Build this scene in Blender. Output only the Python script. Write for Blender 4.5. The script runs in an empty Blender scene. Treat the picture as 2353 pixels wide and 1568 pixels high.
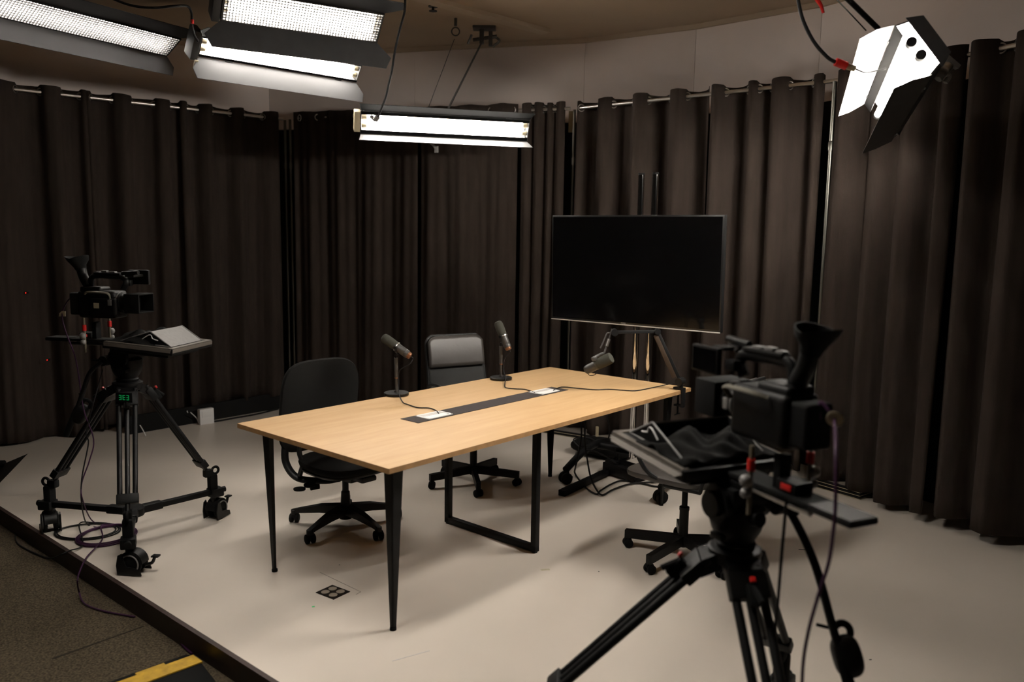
import bpy, bmesh, math, random
from mathutils import Vector as V, Matrix as M4
random.seed(7)
PI = math.pi
C = bpy.context.scene.collection
# ------------------------------------------------------------------ camera
W, H = 2353, 1568
FPX, PITCH, ROLL, CH = 1858.7, .1289, .0147, 1.6382
_f = V((0, math.cos(PITCH), -math.sin(PITCH))); _r = V((1, 0, 0)); _u = _r.cross(_f)
RT = _r * math.cos(ROLL) + _u * math.sin(ROLL); UP = -_r * math.sin(ROLL) + _u * math.cos(ROLL)
CAMP = V((0, 0, CH))
def ray(u, v): return _f + RT * ((u - W / 2) / FPX) - UP * ((v - H / 2) / FPX)
def onz(u, v, z=0.0):
    d = ray(u, v); return CAMP + d * ((z - CH) / d.z)
def aty(u, v, y):
    d = ray(u, v); return CAMP + d * (y / d.y)
def proj(p):
    q = V(p) - CAMP; z = q.dot(_f); return W / 2 + FPX * q.dot(RT) / z, H / 2 - FPX * q.dot(UP) / z
cam = bpy.data.cameras.new('camera'); co = bpy.data.objects.new('camera', cam); C.objects.link(co)
co.matrix_world = M4(((RT.x, UP.x, -_f.x, 0), (RT.y, UP.y, -_f.y, 0), (RT.z, UP.z, -_f.z, CH), (0, 0, 0, 1)))
cam.sensor_width = 36; cam.lens = FPX / W * 36; cam.clip_start = .05
cam.dof.use_dof = True; cam.dof.focus_distance = 4.6; cam.dof.aperture_fstop = 1.9
sc = bpy.context.scene; sc.camera = co

# ------------------------------------------------------------------ materials
def mat(name, col, rough=.6, metal=0, var=0, scale=20, bump=0, bscale=200, emis=None, es=0, spec=.5, stretch=None, coat=0, trans=0):
    m = bpy.data.materials.new(name); m.use_nodes = True; nt = m.node_tree; b = nt.nodes['Principled BSDF']
    b.inputs['Base Color'].default_value = (*col, 1); b.inputs['Roughness'].default_value = rough
    b.inputs['Metallic'].default_value = metal; b.inputs['Specular IOR Level'].default_value = spec
    if coat: b.inputs['Coat Weight'].default_value = coat; b.inputs['Coat Roughness'].default_value = .15
    if trans: b.inputs['Transmission Weight'].default_value = trans
    if emis: b.inputs['Emission Color'].default_value = (*emis, 1); b.inputs['Emission Strength'].default_value = es
    tc = nt.nodes.new('ShaderNodeTexCoord'); mp = nt.nodes.new('ShaderNodeMapping')
    nt.links.new(tc.outputs['Object'], mp.inputs[0])
    if stretch: mp.inputs['Scale'].default_value = stretch
    if var:
        n = nt.nodes.new('ShaderNodeTexNoise'); n.inputs['Scale'].default_value = scale; n.inputs['Detail'].default_value = 6
        nt.links.new(mp.outputs[0], n.inputs['Vector'])
        r = nt.nodes.new('ShaderNodeValToRGB'); r.color_ramp.elements[0].position = .3; r.color_ramp.elements[1].position = .7
        r.color_ramp.elements[0].color = (*[c * (1 - var) for c in col], 1); r.color_ramp.elements[1].color = (*[min(1, c * (1 + var)) for c in col], 1)
        nt.links.new(n.outputs['Fac'], r.inputs[0]); nt.links.new(r.outputs[0], b.inputs['Base Color'])
    if bump:
        n2 = nt.nodes.new('ShaderNodeTexNoise'); n2.inputs['Scale'].default_value = bscale; n2.inputs['Detail'].default_value = 4
        nt.links.new(mp.outputs[0], n2.inputs['Vector'])
        bp = nt.nodes.new('ShaderNodeBump'); bp.inputs['Strength'].default_value = bump; bp.inputs['Distance'].default_value = .004
        nt.links.new(n2.outputs['Fac'], bp.inputs['Height']); nt.links.new(bp.outputs[0], b.inputs['Normal'])
    return m
LAMP = (1, .93, .84)
m_floor = mat('stage_paint', (.70, .635, .56), .33, var=.05, scale=1.3, bump=.05, bscale=6, spec=.4)
m_hatch = mat('stage_paint_hatch', (.66, .60, .53), .33, spec=.4)
m_seam = mat('seam_grey', (.24, .21, .18), .7)
m_carpet = mat('carpet_speckle', (.072, .057, .038), .95, var=.7, scale=120, bump=.6, bscale=300, spec=.1)
m_carpet_dark = mat('carpet_seam', (.03, .026, .02), .95, spec=.1)
m_edge = mat('edge_brown', (.028, .014, .011), .5, var=.3, scale=8)
m_wall = mat('wall_paper', (.84, .74, .69), .85, var=.06, scale=1.5)
m_wallb = mat('wall_paper_b', (.78, .68, .63), .85, var=.06, scale=1.5)
m_ceil = mat('ceiling_tan', (.46, .36, .26), .9, var=.04, scale=2)
m_beam = mat('ceiling_beam', (.50, .41, .31), .85)
m_black_wall = mat('black_backing', (.008, .008, .008), .95, spec=.1)
m_curt = mat('charcoal_curtain', (.0315, .0235, .0195), .95, var=.12, scale=30, bump=.35, bscale=400, spec=.08, stretch=(1, 1, .12))
m_steel = mat('brushed_steel', (.62, .6, .57), .3, 1, var=.05, scale=10)
m_chrome = mat('chrome', (.8, .8, .8), .06, 1)
m_black = mat('black_paint', (.0045, .0045, .0047), .5, spec=.18, var=.2, scale=30)
m_satin = mat('black_satin', (.007, .007, .0072), .42, spec=.22)
m_rub = mat('black_rubber', (.005, .005, .005), .8, spec=.12)
m_fab = mat('black_fabric', (.0075, .0073, .007), .95, bump=.4, bscale=500, spec=.1)
m_leath = mat('grey_leatherette', (.038, .034, .031), .45, bump=.25, bscale=25, spec=.5)
m_mesh = mat('black_mesh_cloth', (.014, .014, .014), .8, bump=.3, bscale=600)
m_grey = mat('grey_plastic', (.16, .155, .15), .45)
m_dgrey = mat('dark_grey_metal', (.038, .036, .034), .45, var=.1)
m_foam = mat('mic_foam', (.05, .05, .042), .95, bump=.6, bscale=900, spec=.1)
m_copper = mat('copper_brown', (.20, .09, .045), .4, .6)
m_white = mat('white_plastic', (.75, .74, .73), .4)
m_refl = mat('reflector_white', (.85, .84, .82), .4, spec=.3)
m_doorin = mat('door_inner_grey', (.16, .16, .165), .4, spec=.4)
m_lampblk = mat('lamp_black', (.022, .022, .023), .55, var=.2, scale=12)
m_rod = mat('dull_beige', (.13, .11, .075), .55)
m_post = mat('dull_steel', (.22, .215, .19), .38, 1)
m_lip = mat('lip_black', (.003, .003, .003), .9, spec=.05)
m_grid = mat('louver_silver', (.03, .028, .03), .6, 0)
m_red = mat('red_plastic', (.55, .015, .012), .4)
m_green = mat('green_label', (.01, .45, .12), .5, emis=(.01, .6, .15), es=.12)
m_yellow = mat('yellow_rubber', (.55, .33, .02), .6, var=.25, scale=25, bump=.4, bscale=60)
m_cable = mat('cable_black', (.008, .0075, .008), .6, spec=.2)
m_purple = mat('cable_purple', (.045, .014, .045), .55, spec=.2)
m_beige = mat('beige_plastic', (.42, .36, .24), .5)
m_screen = mat('dark_screen', (.002, .002, .0022), .12, spec=.35)
m_bezel = mat('bezel', (.008, .008, .008), .3)
m_cream = mat('cream_tag', (.55, .5, .36), .6)
m_led = mat('red_led', (.5, .01, .01), .4, emis=(1, .03, .02), es=2.0)
def tube_mat(n, s): return mat(n, (.9, .9, .9), .4, emis=LAMP, es=s)
LI = {'l1': 62, 'l2': 62, 'l3': 70, 'l4': 66, 'l5': 285, 'l6': 66}
m_t1, m_t2, m_t3, m_t4, m_t5, m_t6 = [tube_mat('tube_glow_' + k, LI[k]) for k in ('l1', 'l2', 'l3', 'l4', 'l5', 'l6')]
def wood():
    m = mat('birch_veneer', (.62, .41, .215), .5, spec=.25); nt = m.node_tree; b = nt.nodes['Principled BSDF']
    tc = [n for n in nt.nodes if n.type == 'TEX_COORD'][0]; mp = [n for n in nt.nodes if n.type == 'MAPPING'][0]
    mp.inputs['Scale'].default_value = (1.2, 9, 4)
    n = nt.nodes.new('ShaderNodeTexNoise'); n.inputs['Scale'].default_value = 2.2; n.inputs['Detail'].default_value = 8; n.inputs['Distortion'].default_value = .6
    nt.links.new(mp.outputs[0], n.inputs['Vector'])
    r = nt.nodes.new('ShaderNodeValToRGB'); e = r.color_ramp.elements
    e[0].position = .25; e[0].color = (.45, .285, .137, 1); e[1].position = .75; e[1].color = (.53, .352, .182, 1)
    nt.links.new(n.outputs['Fac'], r.inputs[0]); nt.links.new(r.outputs[0], b.inputs['Base Color']); return m
m_wood = wood()
m_woodedge = mat('veneer_edge', (.40, .23, .10), .5, var=.15, scale=30)

# ------------------------------------------------------------------ mesh builder
def frame(o, x, z):
    x = V(x).normalized(); z = V(z); z = (z - x * z.dot(x)).normalized(); y = z.cross(x); o = V(o)
    return M4(((x.x, y.x, z.x, o.x), (x.y, y.y, z.y, o.y), (x.z, y.z, z.z, o.z), (0, 0, 0, 1)))
def zframe(p0, p1):
    d = (V(p1) - V(p0)).normalized(); a = V((1, 0, 0)) if abs(d.x) < .8 else V((0, 1, 0))
    x = (a - d * a.dot(d)).normalized(); return frame(p0, x, d)
class MB:
    def __init__(s): s.bm = bmesh.new()
    def add(s, t, M=None):
        if M is not None: t.transform(M)
        me = bpy.data.meshes.new('t'); t.to_mesh(me); t.free(); s.bm.from_mesh(me); bpy.data.meshes.remove(me); return s
    def box(s, c, size, M=None, bev=0, seg=2):
        t = bmesh.new(); bmesh.ops.create_cube(t, size=1)
        for v in t.verts: v.co = V((v.co.x * size[0], v.co.y * size[1], v.co.z * size[2])) + V(c)
        if bev: bmesh.ops.bevel(t, geom=t.edges[:], offset=min(bev, min(size) * .49), segments=seg, profile=.6, affect='EDGES')
        return s.add(t, M)
    def cyl(s, p0, p1, r0, r1=None, n=20, M=None):
        r1 = r0 if r1 is None else r1; L = (V(p1) - V(p0)).length
        return s.lathe([(0, 0), (r0, 0), (r1, L), (0, L)], zframe(p0, p1) if M is None else M @ zframe(p0, p1), n)
    def lathe(s, prof, M=None, n=24):
        t = bmesh.new(); rings = []
        for r, z in prof:
            if r < 1e-6: rings.append([t.verts.new((0, 0, z))])
            else: rings.append([t.verts.new((r * math.cos(2 * PI * k / n), r * math.sin(2 * PI * k / n), z)) for k in range(n)])
        for a, b in zip(rings, rings[1:]):
            for k in range(n):
                k2 = (k + 1) % n
                if len(a) == 1 and len(b) == 1: continue
                if len(a) == 1: t.faces.new((a[0], b[k2], b[k]))
                elif len(b) == 1: t.faces.new((a[k], a[k2], b[0]))
                else: t.faces.new((a[k], a[k2], b[k2], b[k]))
        bmesh.ops.recalc_face_normals(t, faces=t.faces[:])
        return s.add(t, M)
    def tube(s, pts, r, n=8, sub=6, M=None, flat=None):
        P = [V(p) for p in pts]; Q = []
        if sub > 1 and len(P) > 2:
            E = [P[0] * 2 - P[1]] + P + [P[-1] * 2 - P[-2]]
            for i in range(1, len(E) - 2):
                for k in range(sub):
                    t = k / sub; a, b, c, d = E[i - 1:i + 3]
                    Q.append(.5 * ((2 * b) + (c - a) * t + (2 * a - 5 * b + 4 * c - d) * t * t + (3 * b - a - 3 * c + d) * t ** 3))
            Q.append(P[-1])
        else: Q = P
        t = bmesh.new(); rings = []; nrm = None
        for i, p in enumerate(Q):
            d = (Q[min(i + 1, len(Q) - 1)] - Q[max(i - 1, 0)]).normalized()
            if nrm is None:
                a = V((0, 0, 1)) if abs(d.z) < .9 else V((1, 0, 0)); nrm = (a - d * a.dot(d)).normalized()
            else: nrm = (nrm - d * nrm.dot(d)).normalized()
            b = d.cross(nrm); rr = r(i / (len(Q) - 1)) if callable(r) else r; f1, f2 = flat or (1, 1)
            rings.append([t.verts.new(p + nrm * (rr * f1 * math.cos(2 * PI * k / n)) + b * (rr * f2 * math.sin(2 * PI * k / n))) for k in range(n)])
        for a, b in zip(rings, rings[1:]):
            for k in range(n): t.faces.new((a[k], a[(k + 1) % n], b[(k + 1) % n], b[k]))
        t.faces.new(rings[0][::-1]); t.faces.new(rings[-1])
        bmesh.ops.recalc_face_normals(t, faces=t.faces[:])
        return s.add(t, M)
    def prism(s, poly, h, M=None, z0=0, bev=0):
        t = bmesh.new(); a = [t.verts.new((x, y, z0)) for x, y in poly]; b = [t.verts.new((x, y, z0 + h)) for x, y in poly]
        n = len(poly); t.faces.new(a[::-1]); t.faces.new(b)
        for k in range(n): t.faces.new((a[k], a[(k + 1) % n], b[(k + 1) % n], b[k]))
        bmesh.ops.recalc_face_normals(t, faces=t.faces[:])
        if bev: bmesh.ops.bevel(t, geom=t.edges[:], offset=bev, segments=2, affect='EDGES')
        return s.add(t, M)
    def hull(s, pts):
        t = bmesh.new()
        for p in pts: t.verts.new(p)
        bmesh.ops.convex_hull(t, input=t.verts[:]); return s.add(t)
    def pillow(s, w, h, th, M, e1=.45, e2=.55, bend=0, bend2=0, nu=40, nv=14):
        t = bmesh.new(); rings = []
        sg = lambda x, e: math.copysign(abs(x) ** e, x)
        for j in range(nv + 1):
            ph = -PI / 2 + PI * j / nv; row = []
            for k in range(nu):
                a = 2 * PI * k / nu
                x = w / 2 * sg(math.cos(a), e1) * sg(math.cos(ph), e2); y = h / 2 * sg(math.sin(a), e1) * sg(math.cos(ph), e2); z = th / 2 * sg(math.sin(ph), e2)
                row.append(t.verts.new((x, y, z + bend * x * x + bend2 * y * y)))
            rings.append(row)
        for a, b in zip(rings, rings[1:]):
            for k in range(nu): t.faces.new((a[k], a[(k + 1) % nu], b[(k + 1) % nu], b[k]))
        bmesh.ops.remove_doubles(t, verts=t.verts[:], dist=1e-5)
        return s.add(t, M)
    def torus(s, M, R, r, n=24, m=8):
        t = bmesh.new(); g = [[t.verts.new(((R + r * math.cos(2 * PI * j / m)) * math.cos(2 * PI * i / n), (R + r * math.cos(2 * PI * j / m)) * math.sin(2 * PI * i / n), r * math.sin(2 * PI * j / m))) for j in range(m)] for i in range(n)]
        for i in range(n):
            for j in range(m): t.faces.new((g[i][j], g[(i + 1) % n][j], g[(i + 1) % n][(j + 1) % m], g[i][(j + 1) % m]))
        bmesh.ops.recalc_face_normals(t, faces=t.faces[:])
        return s.add(t, M)
    def build(s, name, m, parent=None, off=None, smooth=True, ang=38):
        off = V(off) if off is not None else (V(parent['_o']) if parent is not None and '_o' in parent else None)
        if off is not None: bmesh.ops.translate(s.bm, verts=s.bm.verts[:], vec=-off)
        me = bpy.data.meshes.new(name); 
        if smooth:
            for f in s.bm.faces: f.smooth = True
            for e in s.bm.edges:
                if len(e.link_faces) == 2 and e.calc_face_angle(0) > math.radians(ang): e.smooth = False
        s.bm.to_mesh(me); s.bm.free(); me.materials.append(m)
        o = bpy.data.objects.new(name, me); C.objects.link(o)
        if parent is not None: o.parent = parent
        elif off is not None: o.location = off
        return o
def tag(o, label=None, cat=None, group=None, kind=None):
    for k, v in (('label', label), ('category', cat), ('group', group), ('kind', kind)):
        if v: o[k] = v
    return o
ROOTS = []
def thing(name, label, cat, loc=(0, 0, 0), rz=0, group=None, world=False):
    """an Empty at the base of a thing; world=True: its parts are modelled in world coordinates"""
    o = bpy.data.objects.new(name, None); C.objects.link(o); o.location = loc; o.rotation_euler = (0, 0, rz); o.empty_display_size = .05
    tag(o, label, cat, group)
    if world: o['_o'] = [float(x) for x in loc]; ROOTS.append(o)
    return o
def sub(mb, name, m, part, root, **k):      # a sub-part: child of a part, modelled in the same coordinates as the part
    off = V(root['_o']) if '_o' in root else None
    return mb.build(name, m, part, off=off, **k) if off is not None else mb.build(name, m, part, **k)
def copy_tree(o, parent=None):
    c = o.copy(); C.objects.link(c); c.parent = parent
    for ch in list(o.children): copy_tree(ch, c)
    return c

# ------------------------------------------------------------------ setting
CZ = 3.28                                   # ceiling
RZ = 2.66                                   # curtain rails
SD = V((.7635, -.6458, 0)).normalized()     # stage edge direction
E0 = V((-3.026, 4.632, 0)); SN = V((.6458, .7635, 0)).normalized()
def quadpoly(mb, pts, z0, z1): mb.prism([(p[0], p[1]) for p in pts], z1 - z0, None, z0)
far_l = E0 - SD * 3.2; far_r = E0 + SD * 6.5
mb = MB(); quadpoly(mb, [far_l, far_r, (6, 8), (2, 10), (-8, 10)], -.088, 0); o = mb.build('floor', m_floor, smooth=False); tag(o, 'glossy off-white painted raised stage floor', kind='structure')
mb = MB(); quadpoly(mb, [(-9, 10), (-9, -3), (6, -3), (6, 10)], -.15, -.09); o = mb.build('floor', m_carpet, smooth=False); tag(o, 'dark speckled carpet floor in front of the stage', kind='structure')
mb = MB(); n = -SN
quadpoly(mb, [far_l + n * .001, far_r + n * .001, far_r + n * .022, far_l + n * .022], -.09, .006)
o = mb.build('trim_1', m_edge, smooth=False); tag(o, 'dark brown edge strip along the stage', kind='structure')
# carpet tile seam
a = onz(120, 1515, -.09); b = onz(330, 1440, -.09); d = (b - a).normalized(); nn = V((-d.y, d.x, 0))
mb = MB(); quadpoly(mb, [a - nn * .006, b - nn * .003, b + nn * .003, a + nn * .006], -.09, -.0885)
o = mb.build('trim_2', m_carpet_dark, smooth=False); tag(o, 'dark seam between carpet tiles', kind='structure')
# walls: polyline behind the curtains
WP = [V((-5.9, 4.74, 0)), V((-2.32, 7.85, 0)), V((-.90, 7.44, 0)), V((.574, 7.02, 0)), V((1.39, 6.52, 0)), V((2.12, 5.87, 0)), V((2.95, 4.5, 0)), V((3.7, 2.6, 0))]
names = ['wall_left', 'wall_back', 'wall_back_centre', 'wall_back_right', 'wall_corner', 'wall_right', 'wall_right_front']
def slab(mb, a, b, z0, z1, t):
    d = (b - a).normalized(); n = V((-d.y, d.x, 0)); quadpoly(mb, [a, b, b + n * t, a + n * t], z0, z1)
for i, nm in enumerate(names):
    a, b = WP[i], WP[i + 1]; d = (b - a).normalized()
    mb = MB(); slab(mb, a + d * .0015, b - d * .0015, 2.602, CZ, .05)
    o = mb.build(nm, m_wallb if i in (3,) else m_wall, smooth=False); tag(o, 'pale upper wall panel above the curtains', kind='structure')
mb = MB()
for i in range(len(WP) - 1): slab(mb, WP[i], WP[i + 1], 0, 2.60, .05)
o = mb.build('wall_lower', m_black_wall, smooth=False); tag(o, 'black lower wall behind the curtains', kind='structure')
mb = MB(); quadpoly(mb, [(-9, 10), (-9, -3), (6, -3), (6, 10)], CZ, CZ + .06); o = mb.build('ceiling', m_ceil, smooth=False); tag(o, 'tan painted ceiling', kind='structure')
mb = MB()
for i in range(len(WP) - 1):
    a, b = WP[i], WP[i + 1]; d = (b - a).normalized(); n = V((d.y, -d.x, 0))
    quadpoly(mb, [a, b, b + n * .03, a + n * .03], CZ - .035, CZ)
    
o = mb.build('trim_3', m_ceil, smooth=False); tag(o, 'thin cornice between wall and ceiling', kind='structure')
# ceiling beam
a = onz(1243, 80, CZ - .03); b = onz(935, -2, CZ - .03); d = (b - a).normalized(); b = b + d * 2.5; nn = V((d.y, -d.x, 0))
if nn.x < 0: nn = -nn
mb = MB(); quadpoly(mb, [a, b, b + nn * .10, a + nn * .10], CZ - .03, CZ)
o = mb.build('trim_4', m_beam, smooth=False); tag(o, 'shallow tan ceiling batten', kind='structure')
# outer room walls, out of view behind and beside the camera
mb = MB(); mb.box((-7.2, 1.5, 1.6), (.1, 9, 3.4)); mb.box((-1.5, -2.9, 1.6), (12, .1, 3.4)); mb.box((4.6, 0, 1.6), (.1, 6, 3.4))
o = mb.build('wall_front', mat('far_wall_dark', (.06, .055, .05), .9), smooth=False); tag(o, 'dark walls of the room behind the camera', kind='structure')

# ------------------------------------------------------------------ curtains
KL = (V((-3.69, 6.14, RZ)), V((-2.26, 7.40, RZ))); dl = (KL[1] - KL[0]).normalized()
RUN = {'L': (KL[0] - dl * 1.6, KL[1] + dl * .20),
       'B': (V((-1.98, 7.47, RZ)), V((.44, 6.665, RZ))),
       'C': (V((.50, 6.65, RZ)), V((2.10, 5.335, RZ))),
       'D': (V((2.08, 5.36, RZ)), V((3.12, 3.35, RZ)))}
def s_of(run, px, z=RZ):
    A, B = RUN[run]; d = B - A; best = 0; lo, hi = -1.5, 2.5
    for _ in range(50):
        mid = (lo + hi) / 2; p = A + d * mid
        if p.y < .3: hi = mid; continue
        if proj(p)[0] < px: lo = mid
        else: hi = mid
    return (lo + hi) / 2 * d.length
def curtain(run, cross, hem, label, first=1, amp=.055, flat=False, group=None, spread=.0, seed=0):
    """cross: pixel columns where the cloth crosses its rail; hem: hem height at both ends"""
    A, B = RUN[run]; d = (B - A).normalized(); n = V((d.y, -d.x, 0))
    if n.y > 0: n = -n
    ss = [s_of(run, c) for c in cross]; s0, s1 = ss[0], ss[-1]; mid = A + d * ((s0 + s1) / 2)
    rnd = random.Random(seed)
    root = thing('curtain', label, 'curtain', (mid.x, mid.y, RZ), group=group, world=True)
    ph = [rnd.uniform(0, 6.28) for _ in range(8)]; fa = [rnd.uniform(.75, 1.15) for _ in range(40)]
    def off(s, k):       # k: 0 at the rail, 1 at the hem
        sh = s + .012 * k * math.sin(9 * s + ph[0]) + .02 * k * math.sin(3.1 * s + ph[1])
        if flat:
            o_ = .030 + (.016 + .016 * k) * math.sin(sh * 2 * PI / .31 + ph[2] + .8 * math.sin(sh * 4 + ph[3])) + .010 * math.sin(sh * 2 * PI / .093 + ph[4]) * (.5 + k * .5)
            return o_ + .02 * k
        v = 0
        for i in range(len(ss) - 1):
            if ss[i] <= sh <= ss[i + 1] or (i == 0 and sh < ss[0]) or (i == len(ss) - 2 and sh > ss[-1]):
                w = ss[i + 1] - ss[i]; t = min(max((sh - ss[i]) / w, 0), 1); sg = first * (1 if i % 2 == 0 else -1)
                v = sg * min(amp, w * .55) * fa[i] * math.sin(PI * t) ** .75 * (1 + .35 * k)
        return v + k * .006 * math.sin(sh * 2 * PI / .071 + ph[5]) + .0025 * math.sin(sh * 90 + ph[6] + 3 * k)
    nu = max(60, int((s1 - s0) / .011)); nv = 26
    mb = MB(); t = mb.bm; rows = []
    for j in range(nv + 1):
        k = j / nv; row = []
        for i in range(nu + 1):
            f = i / nu; s = s0 + (s1 - s0) * f; zb = hem[0] + (hem[1] - hem[0]) * f + .012 * math.sin(s * 7 + ph[7])
            o_ = off(s, k); zt = RZ + .042 + .010 * (1 if o_ > 0 else -.4) + .004 * math.sin(s * 23)
            z = zt + (zb - zt) * (k ** 1.0); so = s + spread * k * (f - .5) * 2
            p = A + d * so + n * o_; row.append(t.verts.new((p.x, p.y, z)))
        rows.append(row)
    for a_, b_ in zip(rows, rows[1:]):
        for i in range(nu): t.faces.new((a_[i], a_[i + 1], b_[i + 1], b_[i]))
    cl = mb.build('cloth', m_curt, root, ang=180)
    so_ = cl.modifiers.new('thickness', 'SOLIDIFY'); so_.thickness = .003; so_.offset = 0
    cl.visible_shadow = True
    base = None
    rings = ss[1:-1] if not flat else [s0 + .06 + k_ * .19 for k_ in range(int((s1 - s0 - .08) / .19) + 1)]
    for i, s in enumerate(rings):
        p = A + d * s - V(root['_o'])
        sg = first * (-1 if i % 2 == 0 else 1)
        ax = (d * .72 + n * (-sg) * .69) if not flat else n + d * (.75 if i % 2 else -.5)
        if flat: p = p + n * (.022)
        if base is None:
            tm = MB(); tm.torus(None, .026, .0045); base = tm.build('eyelet', m_steel, root, off=(0, 0, 0)); e = base
        else:
            e = base.copy(); C.objects.link(e); e.parent = root
        e.location = p; e.rotation_euler = ax.to_track_quat('Z', 'Y').to_euler()
    return root
GL = None
curtain('L', [-190, -120, -75, 35, 92, 140, 183, 200], (0.01, .03), 'black eyelet curtain hanging furthest left, cut off by the photo edge', seed=1)
curtain('L', [196, 209, 258, 302, 353, 391, 416], (.03, .07), 'black eyelet curtain hanging behind the camera on the left tripod', seed=2)
curtain('L', [410, 430, 455, 488, 530, 561, 603, 640], (.09, .15), 'black eyelet curtain just left of the bare double post, hem above a white box', seed=3, amp=.045)
curtain('B', [678, 964], (.06, .05), 'black curtain behind the rounded fabric office chair, right of the double post', flat=True, seed=14)
curtain('B', [971, 1192], (.05, .05), 'black curtain right behind the chair with the grey leather strip', flat=True, seed=25)
curtain('B', [1200, 1222, 1228, 1250, 1258, 1272, 1279, 1299], (.05, .05), 'narrow bunched black curtain just left of the television', amp=.05, seed=6)
curtain('C', [1327, 1336, 1375, 1410, 1455, 1490, 1540, 1580, 1630], (.05, .05), 'brown-lit pleated curtain directly above and behind the television', seed=7, amp=.07)
curtain('C', [1635, 1668, 1720, 1745, 1773, 1815, 1870, 1896], (.05, .06), 'brown-lit pleated curtain right of the television, left of the thin post', seed=8, amp=.07)
curtain('D', [1927, 1990, 2010, 2060, 2083, 2150, 2172, 2226], (.05, .06), 'dark curtain below the right-hand studio lamp', seed=9, amp=.07)
curtain('D', [2233, 2300, 2335, 2420, 2500, 2640], (.07, .07), 'dark curtain at the far right edge', seed=10, amp=.08)
# rails and posts
def rail(run, label, posts, ext=(0, 0)):
    A, B = RUN[run]; d = (B - A).normalized(); A = A - d * ext[0]; B = B + d * ext[1]
    P = V((posts[0][0], posts[0][1], 0)) if posts else V((A.x, A.y, RZ))
    root = thing('curtain_rail', label, 'curtain rail', P, world=True)
    MB().cyl(A, B, .0135, n=16).build('rail', m_steel, root)
    for x, y, r in posts:
        m_ = MB().cyl((x, y, 0), (x, y, RZ - .005), r, n=14); m_.lathe([(0, 0), (r * 1.35, 0), (r * 1.35, .05), (r, .06), (0, .06)], M4.Translation((x, y, 2.22)), 14)
        m_.box((x, y, .006), (.09, .09, .012), bev=.003)
        m_.build('post', m_post, root)
    return root
rail('L', 'steel curtain rail on the left wall carrying the eyelet curtains', [(-2.098, 7.56, .012)])
rail('B', 'steel curtain rail across the back behind the middle hanging lamp', [(-2.035, 7.50, .012), (.475, 6.69, .012)])
rail('C', 'steel curtain rail running above the television', [(2.05, 5.37, .014)], ext=(0, .06))
rail('D', 'steel curtain rail above the dark curtains at the far right', [(3.12, 3.35, .014)])
# beige plate at the top of the gap left of the tv
p = aty(1314, 280, 6.80); mb = MB(); mb.box(p, (.055, .02, .17), bev=.004); mb.cyl(p + V((0, -.01, 0)), p + V((0, -.016, 0)), .010)
o = mb.build('wall_bracket', m_beige, off=p); tag(o, 'beige wall bracket in the gap between two curtains left of the television', 'bracket')

# skirting under left curtains, white box, cables
a = onz(312, 994); b = onz(455, 971); c = onz(650, 938)
base_d = (RUN['L'][1] - RUN['L'][0]).normalized(); bn = V((-base_d.y, base_d.x, 0))
s0 = onz(300, 999); s1 = onz(655, 937)
mb = MB(); slab(mb, V((s0.x, s0.y, 0)), V((s1.x, s1.y, 0)), 0.0, .15, .02)
o = mb.build('baseboard_left', m_black_wall, smooth=False); tag(o, 'black skirting behind the left curtains', kind='structure')
p = onz(473, 972); q = p + V((0, 0, .095)); 
mb = MB(); mb.box((0, 0, .067), (.125, .05, .134), bev=.006); mb.box((0, -.027, .09), (.09, .004, .05), bev=.001)
o = mb.build('cable_box', m_white, off=(0, 0, 0)); o.location = (p.x + .015, p.y - .035, 0); o.rotation_euler = (0, 0, .8); tag(o, 'white plastic box on the floor under the hem of the left curtain', 'box')
for k, pts in enumerate(([(430, 945, .12), (434, 958, .06), (432, 972, .01)], [(438, 948, .12), (452, 962, .05), (456, 972, .008)], [(322, 978, .12), (330, 992, .05), (335, 1002, .006)])):
    pp = [onz(u_, v_, z_) for u_, v_, z_ in pts]; P0 = pp[-1]
    o = MB().tube(pp, .004, 6).build('cable', m_white, off=P0)
    tag(o, ['white cable dangling left of the white box, nearer to it at the top', 'white cable ending right beside the white box', 'thin white cable on the floor behind the left tripod'][k], 'cable')
# white box + cable partly behind chair
p = onz(632, 935); mb = MB(); mb.box((0, 0, .09), (.10, .05, .18), bev=.006); mb.tube([(.06, -.04, .01), (.0, -.05, .03), (-.05, -.04, .06), (-.02, -.04, .12)], .007, 6)
o = mb.build('wall_socket_box', m_white, off=(0, 0, 0)); o.location = (p.x, p.y, 0); o.rotation_euler = (0, 0, .6); tag(o, 'white socket box peeking out left of the fabric office chair back', 'socket box')
pts = [onz(u_, v_, .008) for u_, v_ in ((455, 974), (500, 968), (545, 960), (590, 952), (640, 940))]
o = MB().tube(pts, .008, 6).build('cable', m_cable, off=pts[0]); tag(o, 'black cable lying along the foot of the left curtains', 'cable')
# tiny red standby lights by the left curtains
for u_, v_, lab in ((62, 673, 'tiny red light on the far left curtain, upper of two'), (111, 827, 'tiny red light on the left curtain beside the tripod handle, lower of two')):
    s = s_of('L', u_); p0 = RUN['L'][0] + base_d * s; p = aty(u_, v_, p0.y - .10)
    mb = MB(); mb.box(p, (.016, .03, .016), bev=.003); r_ = thing('indicator_light', lab, 'light', p, world=True); mb.build('housing', m_black, r_)
    MB().lathe([(0, 0), (.0035, 0), (.0035, .002), (0, .0035)], frame(p + V((0, -.015, 0)), (1, 0, 0), (0, -1, 0)), 10).build('lens', m_led, r_)

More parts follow.
